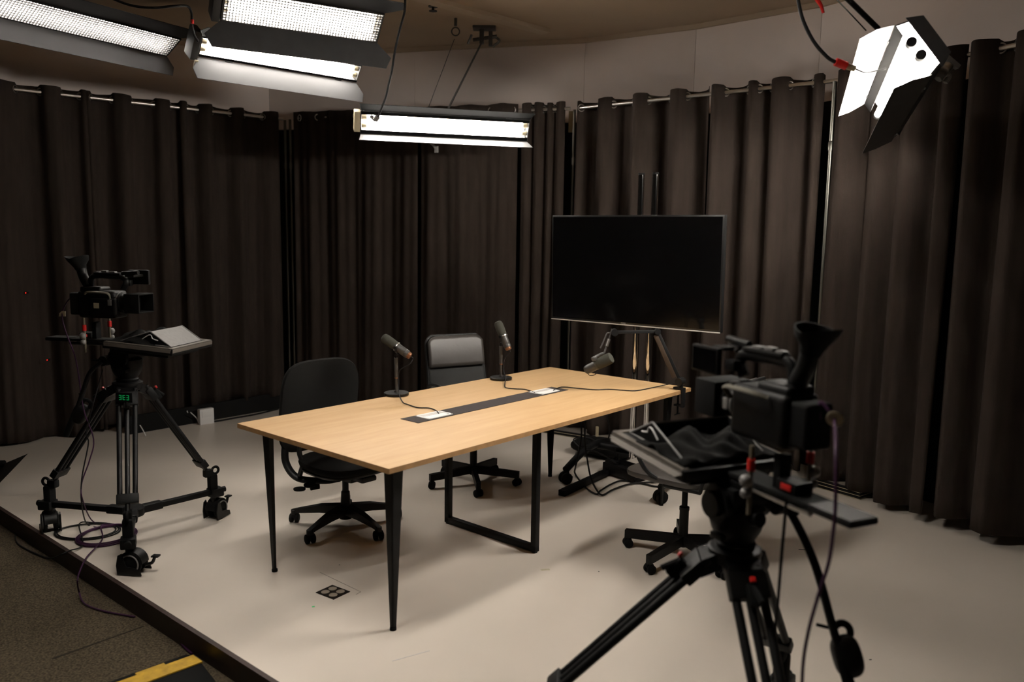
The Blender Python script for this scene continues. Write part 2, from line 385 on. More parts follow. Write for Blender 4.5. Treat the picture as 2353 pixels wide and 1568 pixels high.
# ------------------------------------------------------------------ table
TC = V((-.1016, 4.301, 0)); TY = .859; TL, TW = 2.394, 1.094; TZ = .74
TM = M4.Translation(TC) @ M4.Rotation(TY, 4, 'Z')
def tl(u, v, z=TZ): return TM @ V((u, v, z))
tab = thing('conference_table', 'long birch-veneer conference table with tapered black steel legs', 'table', TC, TY)
mb = MB(); mb.box((0, 0, TZ - .0125), (TL, TW, .023), bev=.003); top = mb.build('tabletop', m_wood, tab)
mb = MB(); mb.box((0, TW / 2 + .0004, TZ - .0125), (TL - .004, .001, .0215)); mb.box((0, -TW / 2 - .0004, TZ - .0125), (TL - .004, .001, .0215)); mb.box((-TL / 2 - .0004, 0, TZ - .0125), (.001, TW - .004, .0215)); mb.box((TL / 2 + .0004, 0, TZ - .0125), (.001, TW - .004, .0215))
mb.build('edge_band', m_woodedge, top)
mb = MB(); mb.box((0, 0, TZ + .0006), (1.20, .128, .0022), bev=.0008); strip = mb.build('cable_strip', mat('strip_dark', (.034, .028, .027), .85, spec=.15), tab)
for su in (-.435, .447):
    mb = MB(); lo = []; w, h = .17, .102
    for dx, dy, sx, sy in ((0, h / 2 - .006, w, .012), (0, -h / 2 + .006, w, .012), (-w / 2 + .006, 0, .012, h), (w / 2 - .006, 0, .012, h)): mb.box((su + dx, dy, TZ + .0035), (sx, sy, .005), bev=.0015)
    mb.box((su, 0, TZ + .0022), (w - .02, h - .02, .0012)); fr = mb.build('cable_port', m_white, tab)
    mb = MB(); mb.box((su, .022, TZ + .0034), (w - .03, .030, .002)); mb.build('brush_cover', mat('port_grey', (.5, .48, .46), .4), fr)
for sx in (-1, 1):
    for sy in (-1, 1):
        fu, fv = sx * (TL / 2 - .105), sy * (TW / 2 - .102); tu, tv = sx * (TL / 2 - .085), sy * (TW / 2 - .075)
        mb = MB()
        # tapered folded-steel leg: two flanges meeting at an outer ridge
        for (ax, ay) in ((-sx, 0), (0, -sy)):
            t0, t1 = .056, .018; P = []
            for z, cu, cv, t in ((.004, fu, fv, t1), (TZ - .026, tu, tv, t0)):
                P += [(cu, cv, z), (cu + ax * t, cv + ay * t, z), (cu + ax * t - (0 if ax else sx) * .008, cv + ay * t - (0 if ay else sy) * .008, z), (cu - (0 if ax else sx) * .008, cv - (0 if ay else sy) * .008, z)]
            mb.hull(P)
        leg = mb.build('leg', m_black, tab)
        MB().cyl((fu - sx * .008, fv - sy * .008, 0), (fu - sx * .008, fv - sy * .008, .012), .014).build('foot', m_rub, leg)
# centre U frame
uA, uB = TM.inverted() @ onz(1027, 1203), TM.inverted() @ onz(1232, 1268)
mb = MB(); um = (uA.x + uB.x) / 2; b_ = .033
mb.box((um, uA.y, .36), (b_, b_, .70), bev=.002); mb.box((um, uB.y, .36), (b_, b_, .70), bev=.002); mb.box((um, (uA.y + uB.y) / 2, .022), (b_, abs(uA.y - uB.y) + b_, .033), bev=.002)
mb.box((um, (uA.y + uB.y) / 2, TZ - .035), (b_, abs(uA.y - uB.y) + b_, .02), bev=.002)
for y_ in (uA.y, uB.y): mb.cyl((um, y_, 0), (um, y_, .008), .014)
mb.build('centre_frame', m_black, tab)
mb = MB()
for sy in (-1, 1): mb.box((0, sy * .36, TZ - .04), (TL - .3, .04, .03))
for sx in (-1, 1): mb.box((sx * (TL / 2 - .13), 0, TZ - .04), (.04, TW - .25, .03))
mb.build('under_frame', m_black, tab)

# ------------------------------------------------------------------ chairs
def caster(mb, x, y, rz, R=.026, lift=0):
    M = M4.Translation((x, y, 0)) @ M4.Rotation(rz, 4, 'Z')
    for s in (-1, 1): mb.lathe([(0, 0), (R * .8, 0), (R, .003), (R, .017), (R * .8, .020), (0, .020)], M @ frame((.0, s * .016 - .010, R), (1, 0, 0), (0, 1, 0)), 20)
    mb.prism([(R * .9 * math.cos(a), R * .3 + R * .95 * math.sin(a)) for a in [PI * k / 10 for k in range(11)]], .014, M @ frame((0, .007, R), (1, 0, 0), (0, -1, 0)))
    mb.cyl((0, 0, R), (0, 0, R * 2 + .02), .008, M=M)
# fabric task chair (local: faces +x)
def task_chair(loc, rz, base_rz, label):
    t = thing('office_chair', label, 'chair', (loc[0], loc[1], 0), rz)
    b0 = base_rz - rz
    hub = MB().lathe([(0, .045), (.035, .045), (.042, .075), (.042, .10), (.028, .13), (.024, .20), (.018, .205), (.018, .30), (0, .30)], None, 20); hub.build('column', m_satin, t)
    mb = MB()
    for k in range(5):
        a = b0 + 2 * PI * k / 5; M = M4.Rotation(a, 4, 'Z')
        sec = [(.02, .055, .075, .125), (.15, .042, .072, .115), (.27, .028, .060, .088), (.315, .026, .052, .076)]
        for (x0, w0, za, zb), (x1, w1, zc, zd) in zip(sec, sec[1:]):
            mb.hull([M @ V((x0, s * w0 / 2, z)) for s in (-1, 1) for z in (za, zb)] + [M @ V((x1, s * w1 / 2, z)) for s in (-1, 1) for z in (zc, zd)])
        mb.lathe([(0, 0), (.019, 0), (.019, .026), (.010, .030), (0, .030)], M @ M4.Translation((.305, 0, .048)), 14)
    base = mb.build('base', m_satin, t)
    for k in range(5):
        a = b0 + 2 * PI * k / 5; c_ = MB(); caster(c_, .305 * math.cos(a), .305 * math.sin(a), a + 1.1 + k * 1.7); c_.build('caster', m_rub, base)
    mb = MB(); mb.box((.01, 0, .305), (.24, .12, .045), bev=.012); mb.box((.16, 0, .315), (.12, .10, .03), bev=.01); mb.build('tilt_mechanism', m_satin, t)
    mb = MB(); mb.tube([(-.02, -.05, .30), (-.03, -.14, .295), (-.02, -.20, .285)], .006, 8); mb.pillow(.075, .035, .016, frame((-.02, -.22, .282), (0, 1, -.1), (1, 0, 1)), .8, .8); mb.build('lever', m_rub, t)
    mb = MB(); mb.tube([(-.06, -.04, .28), (-.10, -.11, .255)], .006, 8, sub=1); mb.cyl((-.11, -.10, .24), (-.13, -.145, .235), .027, n=18); mb.pillow(.07, .03, .016, frame((-.15, -.20, .225), (.3, 1, -.1), (1, 0, 1)), .8, .8); mb.build('tension_knob', m_rub, t)
    mb = MB(); mb.pillow(.48, .48, .085, M4.Translation((.03, 0, .372)), .62, .7, bend=.25, bend2=.15); mb.build('seat', m_fab, t)
    mb = MB(); mb.pillow(.44, .46, .05, M4.Translation((.02, 0, .338)), .62, .7, bend=.3, bend2=.2); mb.build('seat_shell', m_satin, t)
    # backrest
    MBk = frame((-.235, -.02, .668), (0, 1, 0), (1, 0, -.14))
    mb = MB(); mb.pillow(.52, .54, .075, MBk, .50, .7, bend=.45, nu=56); mb.build('backrest', m_fab, t)
    mb = MB(); mb.pillow(.49, .50, .05, MBk @ M4.Translation((0, 0, -.022)), .50, .7, bend=.45, nu=56); mb.build('back_shell', m_satin, t)
    for s in (-1, 1):
        mb = MB(); mb.tube([(-.255, s * .18, .56), (-.25, s * .22, .46), (-.23, s * .23, .36), (-.16, s * .20, .285), (-.05, s * .11, .275), (.02, s * .05, .29)], lambda f: .017, 10, flat=(1, 1.3)); mb.build('back_bracket', m_satin, t)
        mb = MB(); mb.tube([(-.22, s * .14, .49), (-.16, s * .19, .43), (-.10, s * .21, .38), (-.13, s * .21, .31)], .014, 8); mb.build('back_brace', m_satin, t)
    return t
task_chair((-.925, 4.405), math.radians(-42), math.radians(-116), 'black fabric office chair with rounded back at the near left of the table')
# tube-frame swivel chair (local: faces +x)
def tube_chair(loc, rz, base_rz, label):
    t = thing('swivel_chair', label, 'chair', (loc[0], loc[1], 0), rz, group=None); b0 = base_rz - rz
    MB().lathe([(0, .06), (.024, .06), (.024, .25), (.026, .255), (.026, .27), (.015, .275), (.015, .41), (0, .41)], None, 20).build('column', m_black, t)
    mb = MB()
    for k in range(5):
        a = b0 + 2 * PI * k / 5; M = M4.Rotation(a, 4, 'Z')
        mb.hull([M @ V((x, s * .015, z)) for s in (-1, 1) for x, z in ((.01, .07), (.01, .120), (.31, .052), (.31, .096))]); mb.box((.297, 0, .062), (.022, .022, .03), M=M)
    base = mb.build('base', m_black, t)
    for k in range(5):
        a = b0 + 2 * PI * k / 5; c_ = MB(); caster(c_, .295 * math.cos(a), .295 * math.sin(a), a + .6 + 2.1 * k, .024); c_.build('caster', m_rub, base)
    mb = MB(); mb.box((0, 0, .415), (.22, .18, .03), bev=.006); mb.build('tilt_mechanism', m_satin, t)
    mb = MB(); mb.pillow(.46, .46, .05, M4.Translation((.02, 0, .455)), .35, .5); mb.build('seat', m_leath, t)
    # back frame: a loop of steel tube
    def bp(y, z): return V((-.20 - (z - .45) * .22, y, z))
    w, r = .212, .065; pts = [bp(-w - .012, .44)]
    pts += [bp(-w - .006, .60), bp(-w, .80)]
    for k in range(0, 7): a = PI - k * PI / 12; pts.append(bp(-w + r + r * math.cos(a), .895 + r * math.sin(a)))
    for k in range(0, 7): a = PI / 2 - k * PI / 12; pts.append(bp(w - r + r * math.cos(a), .895 + r * math.sin(a)))
    pts += [bp(w, .80), bp(w + .006, .60), bp(w + .012, .44)]
    mb = MB(); mb.tube(pts, .010, 10, sub=3); mb.tube([(-.20, -w - .012, .44), (0, -w, .43), (.0, w, .43), (-.20, w + .012, .44)], .010, 8, sub=1); mb.build('back_frame', m_satin, t)
    # upper leatherette band wrapped over the frame, with mesh below
    ys = [-.205 + .41 * k / 24 for k in range(25)]; mb = MB(); g = mb.bm; rows = []
    zt = lambda y: .895 + (math.sqrt(max(0, r * r - max(0, abs(y) - (w - r)) ** 2)))
    for j in range(9):
        row = []
        for y in ys:
            top_ = zt(y) - .004; z = .755 + (top_ - .755) * j / 8; p = bp(y, z); p.x += .016 + .006 * math.sin(PI * j / 8) - .10 * (.2 ** 2 - y * y) ; row.append(g.verts.new(p))
        rows.append(row)
    for a_, b_ in zip(rows, rows[1:]):
        for i in range(24): g.faces.new((a_[i], a_[i + 1], b_[i + 1], b_[i]))
    o = mb.build('head_panel', m_leath, t); md = o.modifiers.new('thick', 'SOLIDIFY'); md.thickness = .018; md.offset = 1; o['label'] = 'grey leatherette band'
    mb = MB(); g = mb.bm; rows = []
    for j in range(9):
        row = []
        for y in ys:
            z = .48 + (.762 - .48) * j / 8; p = bp(y * (1.04 - .03 * j / 8), z); p.x += .008 - .35 * (.2 ** 2 - y * y) * math.sin(PI * (j / 8) * .9); row.append(g.verts.new(p))
        rows.append(row)
    for a_, b_ in zip(rows, rows[1:]):
        for i in range(24): g.faces.new((a_[i], a_[i + 1], b_[i + 1], b_[i]))
    o = mb.build('backrest', m_mesh, t); md = o.modifiers.new('thick', 'SOLIDIFY'); md.thickness = .006
    for s in (-1, 1):
        mb = MB(); mb.tube([(-.21, s * .235, .56), (-.15, s * .25, .655), (-.02, s * .255, .675), (.10, s * .25, .66), (.15, s * .245, .60), (.10, s * .235, .50), (.02, s * .215, .45)], .011, 8); mb.build('armrest', m_satin, t)
    return t
tube_chair((-.245, 5.235), math.atan2(-.85, .50), math.radians(-81), 'black swivel chair with a grey leather top strip behind the far side of the table')
tube_chair((.90, 4.02), math.atan2(.652, -.758), math.radians(154), 'black swivel chair at the right side of the table, mostly hidden by the foreground camera')

# ------------------------------------------------------------------ microphones
def mic_body(mb_body, mb_foam, mb_tail, c, ax, L=.185):
    M = zframe(c - ax * (L * .50), c + ax * (L * .55)) @ M4.Scale(1.04, 4)
    mb_tail.lathe([(0, 0), (.016, 0), (.019, .004), (.019, .018), (0, .018)], M, 20)
    mb_body.lathe([(0, .016), (.0205, .016), (.0225, .022), (.0225, .035), (.0215, .037), (.0225, .039), (.0225, .085), (.0255, .088), (.0255, .097), (.022, .10), (0, .10)], M, 24)
    mb_foam.lathe([(0, .098), (.0235, .098), (.025, .105), (.0265, .13), (.0265, .165), (.023, .180), (.014, .186), (0, .187)], M, 24)
    return M
def desk_mic(base, top_px, ctr, ax, label, stem_y):
    root = thing('desk_microphone', label, 'microphone', base, world=True)
    MB().lathe([(0, 0), (.068, 0), (.070, .003), (.070, .013), (.067, .016), (.012, .017), (.012, .02), (0, .02)], M4.Translation(base), 40).build('stand_base', m_satin, root)
    mb = MB(); tp = V((base.x - .003, base.y, base.z + .212))
    mb.cyl(base + V((0, 0, .015)), tp, .0075); mb.cyl(base + V((0, 0, .10)), tp, .0105); mb.lathe([(0, 0), (.013, 0), (.013, .012), (0, .012)], M4.Translation(base + V((0, 0, .015))), 16)
    st = mb.build('stem', m_dgrey, root)
    sub(MB().lathe([(0, 0), (.0112, 0), (.0112, .006), (0, .006)], M4.Translation(base + V((0, 0, .095))), 16), 'clutch_ring', m_copper, st, root)
    side = ax.cross(V((0, 0, 1))).normalized()
    mb = MB(); mb.tube([tp, tp + V((0, 0, .018)), ctr - ax * .01 - side * 0 + V((0, 0, -.030))], .006, 8, sub=3)
    for s in (-1, 1):
        mb.tube([ctr + V((0, 0, -.034)), ctr - ax * .0 + side * s * .030 + V((0, 0, -.020)), ctr + side * s * .031], .0045, 8); mb.cyl(ctr + side * s * .024, ctr + side * s * .040, .009, n=14)
    mb.build('yoke', m_satin, root)
    b, f, tl_ = MB(), MB(), MB(); M = mic_body(b, f, tl_, ctr, ax)
    body = b.build('mic_body', m_dgrey, root)
    sub(tl_, 'tail_connector', m_copper, body, root); f.build('windscreen', m_foam, root)
    mb = MB(); mb.lathe([(.0225, 0), (.0265, 0), (.0265, .005), (.0225, .005)], M @ M4.Translation((0, 0, .088)), 24); sub(mb, 'collar', m_steel, body, root)
    return root, tp, M
b1 = onz(911, 908, TZ); c1 = V((b1.x + .006, b1.y - .01, b1.z + .275)); ax1 = V((-.80, .16, .52)).normalized()
mic1, tp1, M1 = desk_mic(b1, None, c1, ax1, 'black desk microphone on a round base at the left of the tabletop, tilted low', None)
b2 = onz(1151, 872, TZ); c2 = V((b2.x + .012, b2.y - .01, b2.z + .275)); ax2 = V((-.38, .25, .88)).normalized()
mic2, tp2, M2 = desk_mic(b2, None, c2, ax2, 'black desk microphone on a round base nearer the television, tilted steeply up', None)
def cable(pts, r, label, m=m_cable, name='cable', cat='cable', group=None, n=7):
    o = MB().tube(pts, r, n).build(name, m, off=pts[0]); tag(o, label, cat, group); return o
def tz(u, v, dz=.0035): return onz(u, v, TZ + dz)
q1 = M1 @ V((0, 0, -.002))
cable([q1, q1 + V((.012, 0, -.012)), q1 + V((-.01, -.01, -.045)), b1 + V((.018, -.008, .14)), b1 + V((.014, -.010, .07)), b1 + V((.020, -.050, .022)), tz(925, 924, .012), tz(937, 930), tz(960, 937), tz(985, 938), tz(1000, 943), tz(1008, 950, .006)], .0032, 'black cable from the left desk microphone into the nearer cable port')
q2 = M2 @ V((0, 0, -.002))
cable([q2, q2 + V((.006, 0, -.014)), b2 + V((.020, -.010, .13)), b2 + V((.016, -.01, .06)), b2 + V((.03, -.055, .02)), tz(1160, 882, .006), tz(1162, 891), tz(1185, 894), tz(1205, 895), tz(1219, 899), tz(1229, 903, .006)], .0032, 'black cable from the steeply tilted microphone into the farther cable port')
# boom arm microphone clamped on the table edge
cl = tl(1.085, -TW / 2 + .012); root = thing('boom_arm_microphone', 'black microphone on a jointed boom arm clamped to the right table edge', 'microphone', (cl.x, cl.y, TZ), world=True)
ed = TM.to_3x3() @ V((0, 1, 0)); eu = TM.to_3x3() @ V((1, 0, 0))
mb = MB(); F = frame(cl, eu, (0, 0, 1))
mb.box((0, .012, .008), (.034, .055, .014), F, .003); mb.box((0, -.022, -.045), (.034, .014, .12), F, .003); mb.box((0, .006, -.095), (.034, .05, .012), F, .003)
mb.cyl(F @ V((0, .012, -.15)), F @ V((0, .012, -.026)), .006); mb.cyl(F @ V((0, .012, -.032)), F @ V((0, .012, -.026)), .016); mb.tube([F @ V((-.03, .012, -.15)), F @ V((.03, .012, -.15))], .004, 8, sub=1)
mb.build('table_clamp', m_satin, root)
k0 = cl + V((0, 0, .05)); k1 = aty(1511, 762, cl.y + .02); k2 = aty(1412, 764, cl.y - .04); k3 = aty(1388, 812, cl.y - .06)
MB().cyl(cl + V((0, 0, .0)), k0, .017).cyl(k0 - eu * .026, k0 + eu * .026, .024).build('swivel', m_satin, root)
mb = MB(); d_ = (k1 - k0).normalized(); mb.box((0, 0, (k1 - k0).length / 2), (.020, .013, (k1 - k0).length), zframe(k0, k1), .003); sd = eu.cross(d_).cross(d_)
mb.build('lower_arm', m_satin, root)
mb = MB(); off_ = (k1 - k0).cross(V((0, 1, 0))).normalized() * -.020
mb.box((0, 0, (k1 - k0).length / 2), (.026, .016, (k1 - k0).length * .84), zframe(k0 - V((.026, 0, 0)), k1 - V((.022, 0, 0))), .004); mb.build('arm_cover', mat('arm_brown', (.030, .018, .010), .6, spec=.2), root)
MB().cyl(k1 - V((0, .018, 0)), k1 + V((0, .018, 0)), .018).build('elbow_joint', m_satin, root); MB().cyl(k2 - V((0, .02, 0)), k2 + V((0, .02, 0)), .021).build('elbow_joint', m_satin, root)
mb = MB(); mb.box((0, 0, (k2 - k1).length / 2), (.014, .020, (k2 - k1).length), zframe(k1, k2), .004); mb.build('upper_arm', m_satin, root)
h0 = k2 + V((-.018, 0, 0)); mb = MB(); mb.tube([h0 + V((.004, 0, .02)), h0 + (k3 - h0) * .5, k3], .0055, 8, sub=3); mb.tube([h0 + V((-.026, 0, -.005)), k3 + V((-.022, 0, .03))], .0045, 8, sub=1); mb.tube([h0 + V((-.026, 0, -.005)), h0 + V((.004, 0, -.002))], .0045, 8, sub=1)
hd = mb.build('head_linkage', m_dgrey, root); mb = MB(); pm = h0 + (k3 - h0) * .32; mb.cyl(pm, pm + (k3 - h0).normalized() * .045, .010); sub(mb, 'silver_sleeve', m_steel, hd, root)
axb = (aty(1408, 818, cl.y - .12) - aty(1338, 853, cl.y - .04)).normalized(); cb = aty(1373, 838, cl.y - .08)
b, f, tl_ = MB(), MB(), MB(); Mb = zframe(cb - axb * .085, cb + axb * .1)
for g_, sc_ in ((b, 1), (f, 1), (tl_, 1)): pass
tl_.lathe([(0, 0), (.020, 0), (.024, .004), (.026, .015), (0, .016)], Mb, 24)
b.lathe([(0, .014), (.0265, .014), (.0275, .02), (.0275, .075), (.030, .078), (.030, .088), (0, .088)], Mb, 24)
f.lathe([(0, .086), (.030, .086), (.0325, .10), (.0335, .13), (.0335, .168), (.031, .180), (.022, .184), (0, .184)], Mb, 28)
bd = b.build('mic_body', m_dgrey, root); sub(tl_, 'tail_cap', m_dgrey, bd, root); f.build('windscreen', m_foam, root)
mb = MB(); mb.tube([k3, k3 + V((-.03, 0, -.012)), cb + V((-.035, 0, .032))], .009, 8, sub=3); mb.box(cb + V((-.02, 0, .032)), (.03, .04, .02), bev=.004); mb.build('mic_mount', m_dgrey, root)
w0 = Mb @ V((0, -.01, 0)); mb = MB(); mb.tube([aty(1350, 857, cl.y - .06), aty(1355, 863, cl.y - .08), aty(1366, 862, cl.y - .10), aty(1373, 855, cl.y - .10), aty(1380, 846, cl.y - .09)], .0022, 6); mb.build('mic_lead', m_cable, root)
cable([k0 + V((-.02, 0, -.01)), tz(1533, 884, .012), tz(1505, 890), tz(1462, 898), tz(1430, 897), tz(1400, 895), tz(1370, 896), tz(1330, 893), tz(1300, 890), tz(1285, 891), tz(1272, 897, .006)], .0032, 'black cable crossing the tabletop from the boom arm clamp to the farther port')

# ------------------------------------------------------------------ television on its trolley
tvc = V((.765, 5.251, 1.426)); ty = -.637; tp_ = .026; tw, th = 1.235, .715
ux = V((math.cos(ty), math.sin(ty), 0)); nn_ = V((math.sin(ty), -math.cos(ty), 0))
up2 = V((0, 0, 1)) * math.cos(tp_) + nn_ * math.sin(tp_); nf = ux.cross(up2); nf = nf if nf.dot(nn_) > 0 else -nf
FT = M4(((ux.x, up2.x, nf.x, tvc.x), (ux.y, up2.y, nf.y, tvc.y), (ux.z, up2.z, nf.z, tvc.z), (0, 0, 0, 1)))   # x right, y up, z toward viewer
tv = thing('television', 'large black flat television switched off on a chrome trolley', 'television', (tvc.x, tvc.y, tvc.z - th / 2), world=True)
mb = MB(); mb.box((0, 0, -.022), (tw, th, .044), FT, .005); mb.box((0, -.05, -.055), (tw * .7, th * .6, .03), FT, .01); mb.build('casing', m_bezel, tv)
mb = MB(); mb.box((0, .004, .0015), (tw - .022, th - .03, .002), FT); mb.build('screen', m_screen, tv)
mb = MB(); mb.box((0, -th / 2 + .003, .003), (tw, .006, .006), FT, .001); bz = mb.build('bottom_trim', mat('trim_silver', (.55, .52, .49), .5, .2), tv)
MB().box((-.05, -th / 2 + .014, .003), (.035, .006, .002), FT).build('badge', m_grey, tv)
# trolley
cz0 = tvc - nn_ * .12
st = thing('tv_trolley', 'chrome two-column television trolley with arched black legs on casters', 'trolley', (cz0.x, cz0.y, 0), world=True)
cols = []
for s in (-.012, .088):
    px_ = cz0 + ux * s
    cols.append(px_)
    mb = MB(); mb.cyl((px_.x, px_.y, .16), (px_.x, px_.y, 2.05), .021, n=28); mb.build('column', m_chrome, st)
    MB().lathe([(0, 0), (.022, 0), (.022, .012), (0, .014)], M4.Translation((px_.x, px_.y, 2.045)), 20).build('column_cap', m_rub, st)
mb = MB(); FZ = frame((cz0.x, cz0.y, 0), ux, (0, 0, 1))
mb.box((.038, .0, 1.42), (.46, .03, .05), FZ, .004); mb.box((.038, 0, 1.15), (.30, .03, .05), FZ, .004)
for s in (-.15, .22): mb.box((s, -.035, 1.38), (.03, .03, .42), FZ, .004)
mb.build('mount_bracket', m_black, st)
fl = onz(1299, 1112); fr_ = onz(1517, 1156)
legd = (cz0 - tvc).normalized()
for nm, ft in (('left', fl), ('right', fr_)):
    bk = ft + V((-nn_.x, -nn_.y, 0)) * .78
    mb = MB(); pts = []
    for k in range(9):
        f_ = k / 8; p = ft.lerp(bk, f_); pts.append(V((p.x, p.y, .105 + .085 * math.sin(PI * min(1, f_ * 1.25) / 1) ** .8 if f_ < .8 else .105 + .085 * max(0, math.sin(PI * f_)) * .6)))
    pts = [V((p.x, p.y, .095 + .10 * math.sin(PI * k / 8))) for k, p in enumerate(pts)]
    mb.tube(pts, .026, 12, sub=3, flat=(1, .9)); leg = mb.build('leg', m_black, st)
    for e_, w_ in ((ft, .4), (bk, .4)):
        c_ = MB(); M = M4.Translation((e_.x, e_.y, 0)) @ M4.Rotation(w_, 4, 'Z')
        for s in (-1, 1): c_.lathe([(0, 0), (.034, 0), (.040, .004), (.040, .018), (.034, .022), (0, .022)], M @ frame((.0, s * .02 - .011, .040), (1, 0, 0), (0, 1, 0)), 22)
        c_.box((0, 0, .06), (.05, .018, .05), M, .006); c_.cyl((0, 0, .06), (0, 0, .10), .012, M=M)
        c_.box((.045, 0, .03), (.03, .03, .008), M @ M4.Rotation(-.3, 4, 'Y'), .002)
        sub(c_, 'caster', m_rub, leg, st)
ml = fl + V((-nn_.x, -nn_.y, 0)) * .42; mr = fr_ + V((-nn_.x, -nn_.y, 0)) * .42
mb = MB(); mb.tube([(ml.x, ml.y, .18), (mr.x, mr.y, .18)], .026, 12, sub=1); 
for p_ in cols: mb.tube([(p_.x, p_.y, .17), ((ml.lerp(mr, .5)).x, (ml.lerp(mr, .5)).y, .18)], .02, 10, sub=1)
mb.build('cross_bar', m_black, st)
# black bar on the floor
pa, pb = onz(1290, 1141), onz(1428, 1076); pb = pa + (pb - pa).normalized() * .62
d_ = (pb - pa); F = frame(pa, d_, (0, 0, 1)); mb = MB(); mb.box((d_.length / 2, 0, .02), (d_.length, .048, .038), F, .003)
o = mb.build('floor_bar', m_black, off=(pa.x, pa.y, 0)); tag(o, 'long black square bar lying on the floor in front of the television trolley', 'bar')
mb = MB(); F2 = frame(pb + V((.06, .0, 0)), (.62, -.78, 0), (0, 0, 1)); mb.box((.08, 0, .05), (.30, .16, .075), F2, .01); mb.box((.0, -.05, .095), (.10, .05, .03), F2, .006); mb.cyl(F2 @ V((0, -.03, .09)), F2 @ V((0, -.03, .19)), .006); mb.cyl(F2 @ V((.03, -.03, .09)), F2 @ V((.03, -.03, .16)), .006)
o = mb.build('power_distribution_box', m_black, off=(F2.translation.x, F2.translation.y, 0)); tag(o, 'small black box with plugs on the floor at the end of the black bar', 'power box')

# stacks of black-edged boards on the floor behind
def board(name, P, yaw, sx, sy, z, label, group):
    r_ = thing(name, label, 'board', (P.x, P.y, z), yaw, group)
    MB().box((0, 0, .010), (sx, sy, .018), bev=.002).build('black_edge', m_black, r_)
    MB().box((0, 0, .0198), (sx - .03, sy - .03, .002)).build('surface', mat('board_grey_%s_%d' % (name, int(z * 1000)), (.16, .14, .12), .5, var=.1), r_)
    MB().box((0, 0, .0045), (sx + .003, sy + .003, .003)).build('edge_line', m_beige, r_)
    return r_
P_r = onz(1975, 1150); ra = math.radians(36)
for k, (l_) in enumerate(('bottom board of the black-edged stack on the floor by the right curtain', 'middle board of the black-edged stack on the floor by the right curtain', 'top board of the black-edged stack on the floor by the right curtain')):
    cc = P_r + V((math.cos(ra), math.sin(ra), 0)) * .15 + V((-math.sin(ra), math.cos(ra), 0)) * .19
    board('stage_board', cc, ra, .30, .38, k * .0215, l_, 'boards stacked by the right curtain')
P_l = onz(1400, 1022); dl_ = (onz(1250, 997) - P_l).normalized(); P_l = P_l - dl_ * .25
for k, l_ in enumerate(('lower board of the low stack on the floor under the television', 'upper board of the low stack on the floor under the television')):
    ya = math.atan2(dl_.y, dl_.x); cc = P_l + dl_ * .55 + V((-dl_.y, dl_.x, 0)) * (-.2 if V((-dl_.y, dl_.x, 0)).y < 0 else .2)
    board('stage_board', cc, ya, 1.1, .36, k * .0215, l_, 'boards under the television')
p = onz(1893, 1093, .06); mb = MB()
for k, dx in enumerate((0, .035)): mb.cyl((dx, 0, 0), (dx, 0, .085), .008)
mb.box((.02, 0, .004), (.09, .05, .008), bev=.002)
o = mb.build('metal_pins', m_steel, off=(0, 0, 0)); o.location = (p.x, p.y + .05, .0645); tag(o, 'pair of short metal pins standing on the board stack by the right curtain', 'pins')
# clutter under the TV: cables, and a black lump standing in for shadow
mb = MB(); pc = aty(1385, 975, 5.95); pc.z = .10
mb.pillow(.50, .26, .12, M4.Translation(V((pc.x, pc.y, .075))) @ M4.Rotation(-.6, 4, 'Z'), .7, .8, bend=-.2)
o = mb.build('shadow_lump', m_fab, off=(pc.x, pc.y, 0)); tag(o, 'soft black lump added as shadow on the floor under the television behind the table', 'shadow lump')
yb = 5.2
cable([aty(1333, 962, yb), aty(1336, 1000, yb), aty(1328, 1050, yb - .05), onz(1322, 1075, .10), onz(1322, 1090, .01), onz(1345, 1120, .01), onz(1370, 1136, .008), onz(1380, 1128, .01), onz(1405, 1113, .01), onz(1430, 1105, .01), onz(1470, 1110, .01), onz(1505, 1118, .008), onz(1530, 1118, .008)], .006, 'black power cable looping on the floor under the table, left of two')
cable([aty(1345, 962, yb), aty(1344, 1010, yb), aty(1350, 1060, yb), onz(1358, 1100, .06), onz(1372, 1128, .02), onz(1385, 1138, .012), onz(1410, 1125, .012), onz(1450, 1112, .012), onz(1500, 1108, .012), onz(1530, 1106, .012)], .006, 'black power cable looping on the floor under the table, right of two')
cable([aty(1395, 955, 5.6), aty(1400, 1000, 5.7), aty(1385, 1020, 5.7), aty(1350, 1006, 5.7), aty(1318, 1010, 5.6), aty(1335, 1030, 5.5), aty(1372, 1040, 5.3), aty(1400, 1055, 5.2), onz(1420, 1068, .1)], .005, 'thin black cable draped across the television trolley legs')
p = aty(1372, 992, 5.9); mb = MB(); mb.box(p, (.022, .02, .075), None, .004); o = mb.build('power_plug', m_beige, off=p); 
tag(o, 'small beige plug hanging among the cables under the television', 'plug')

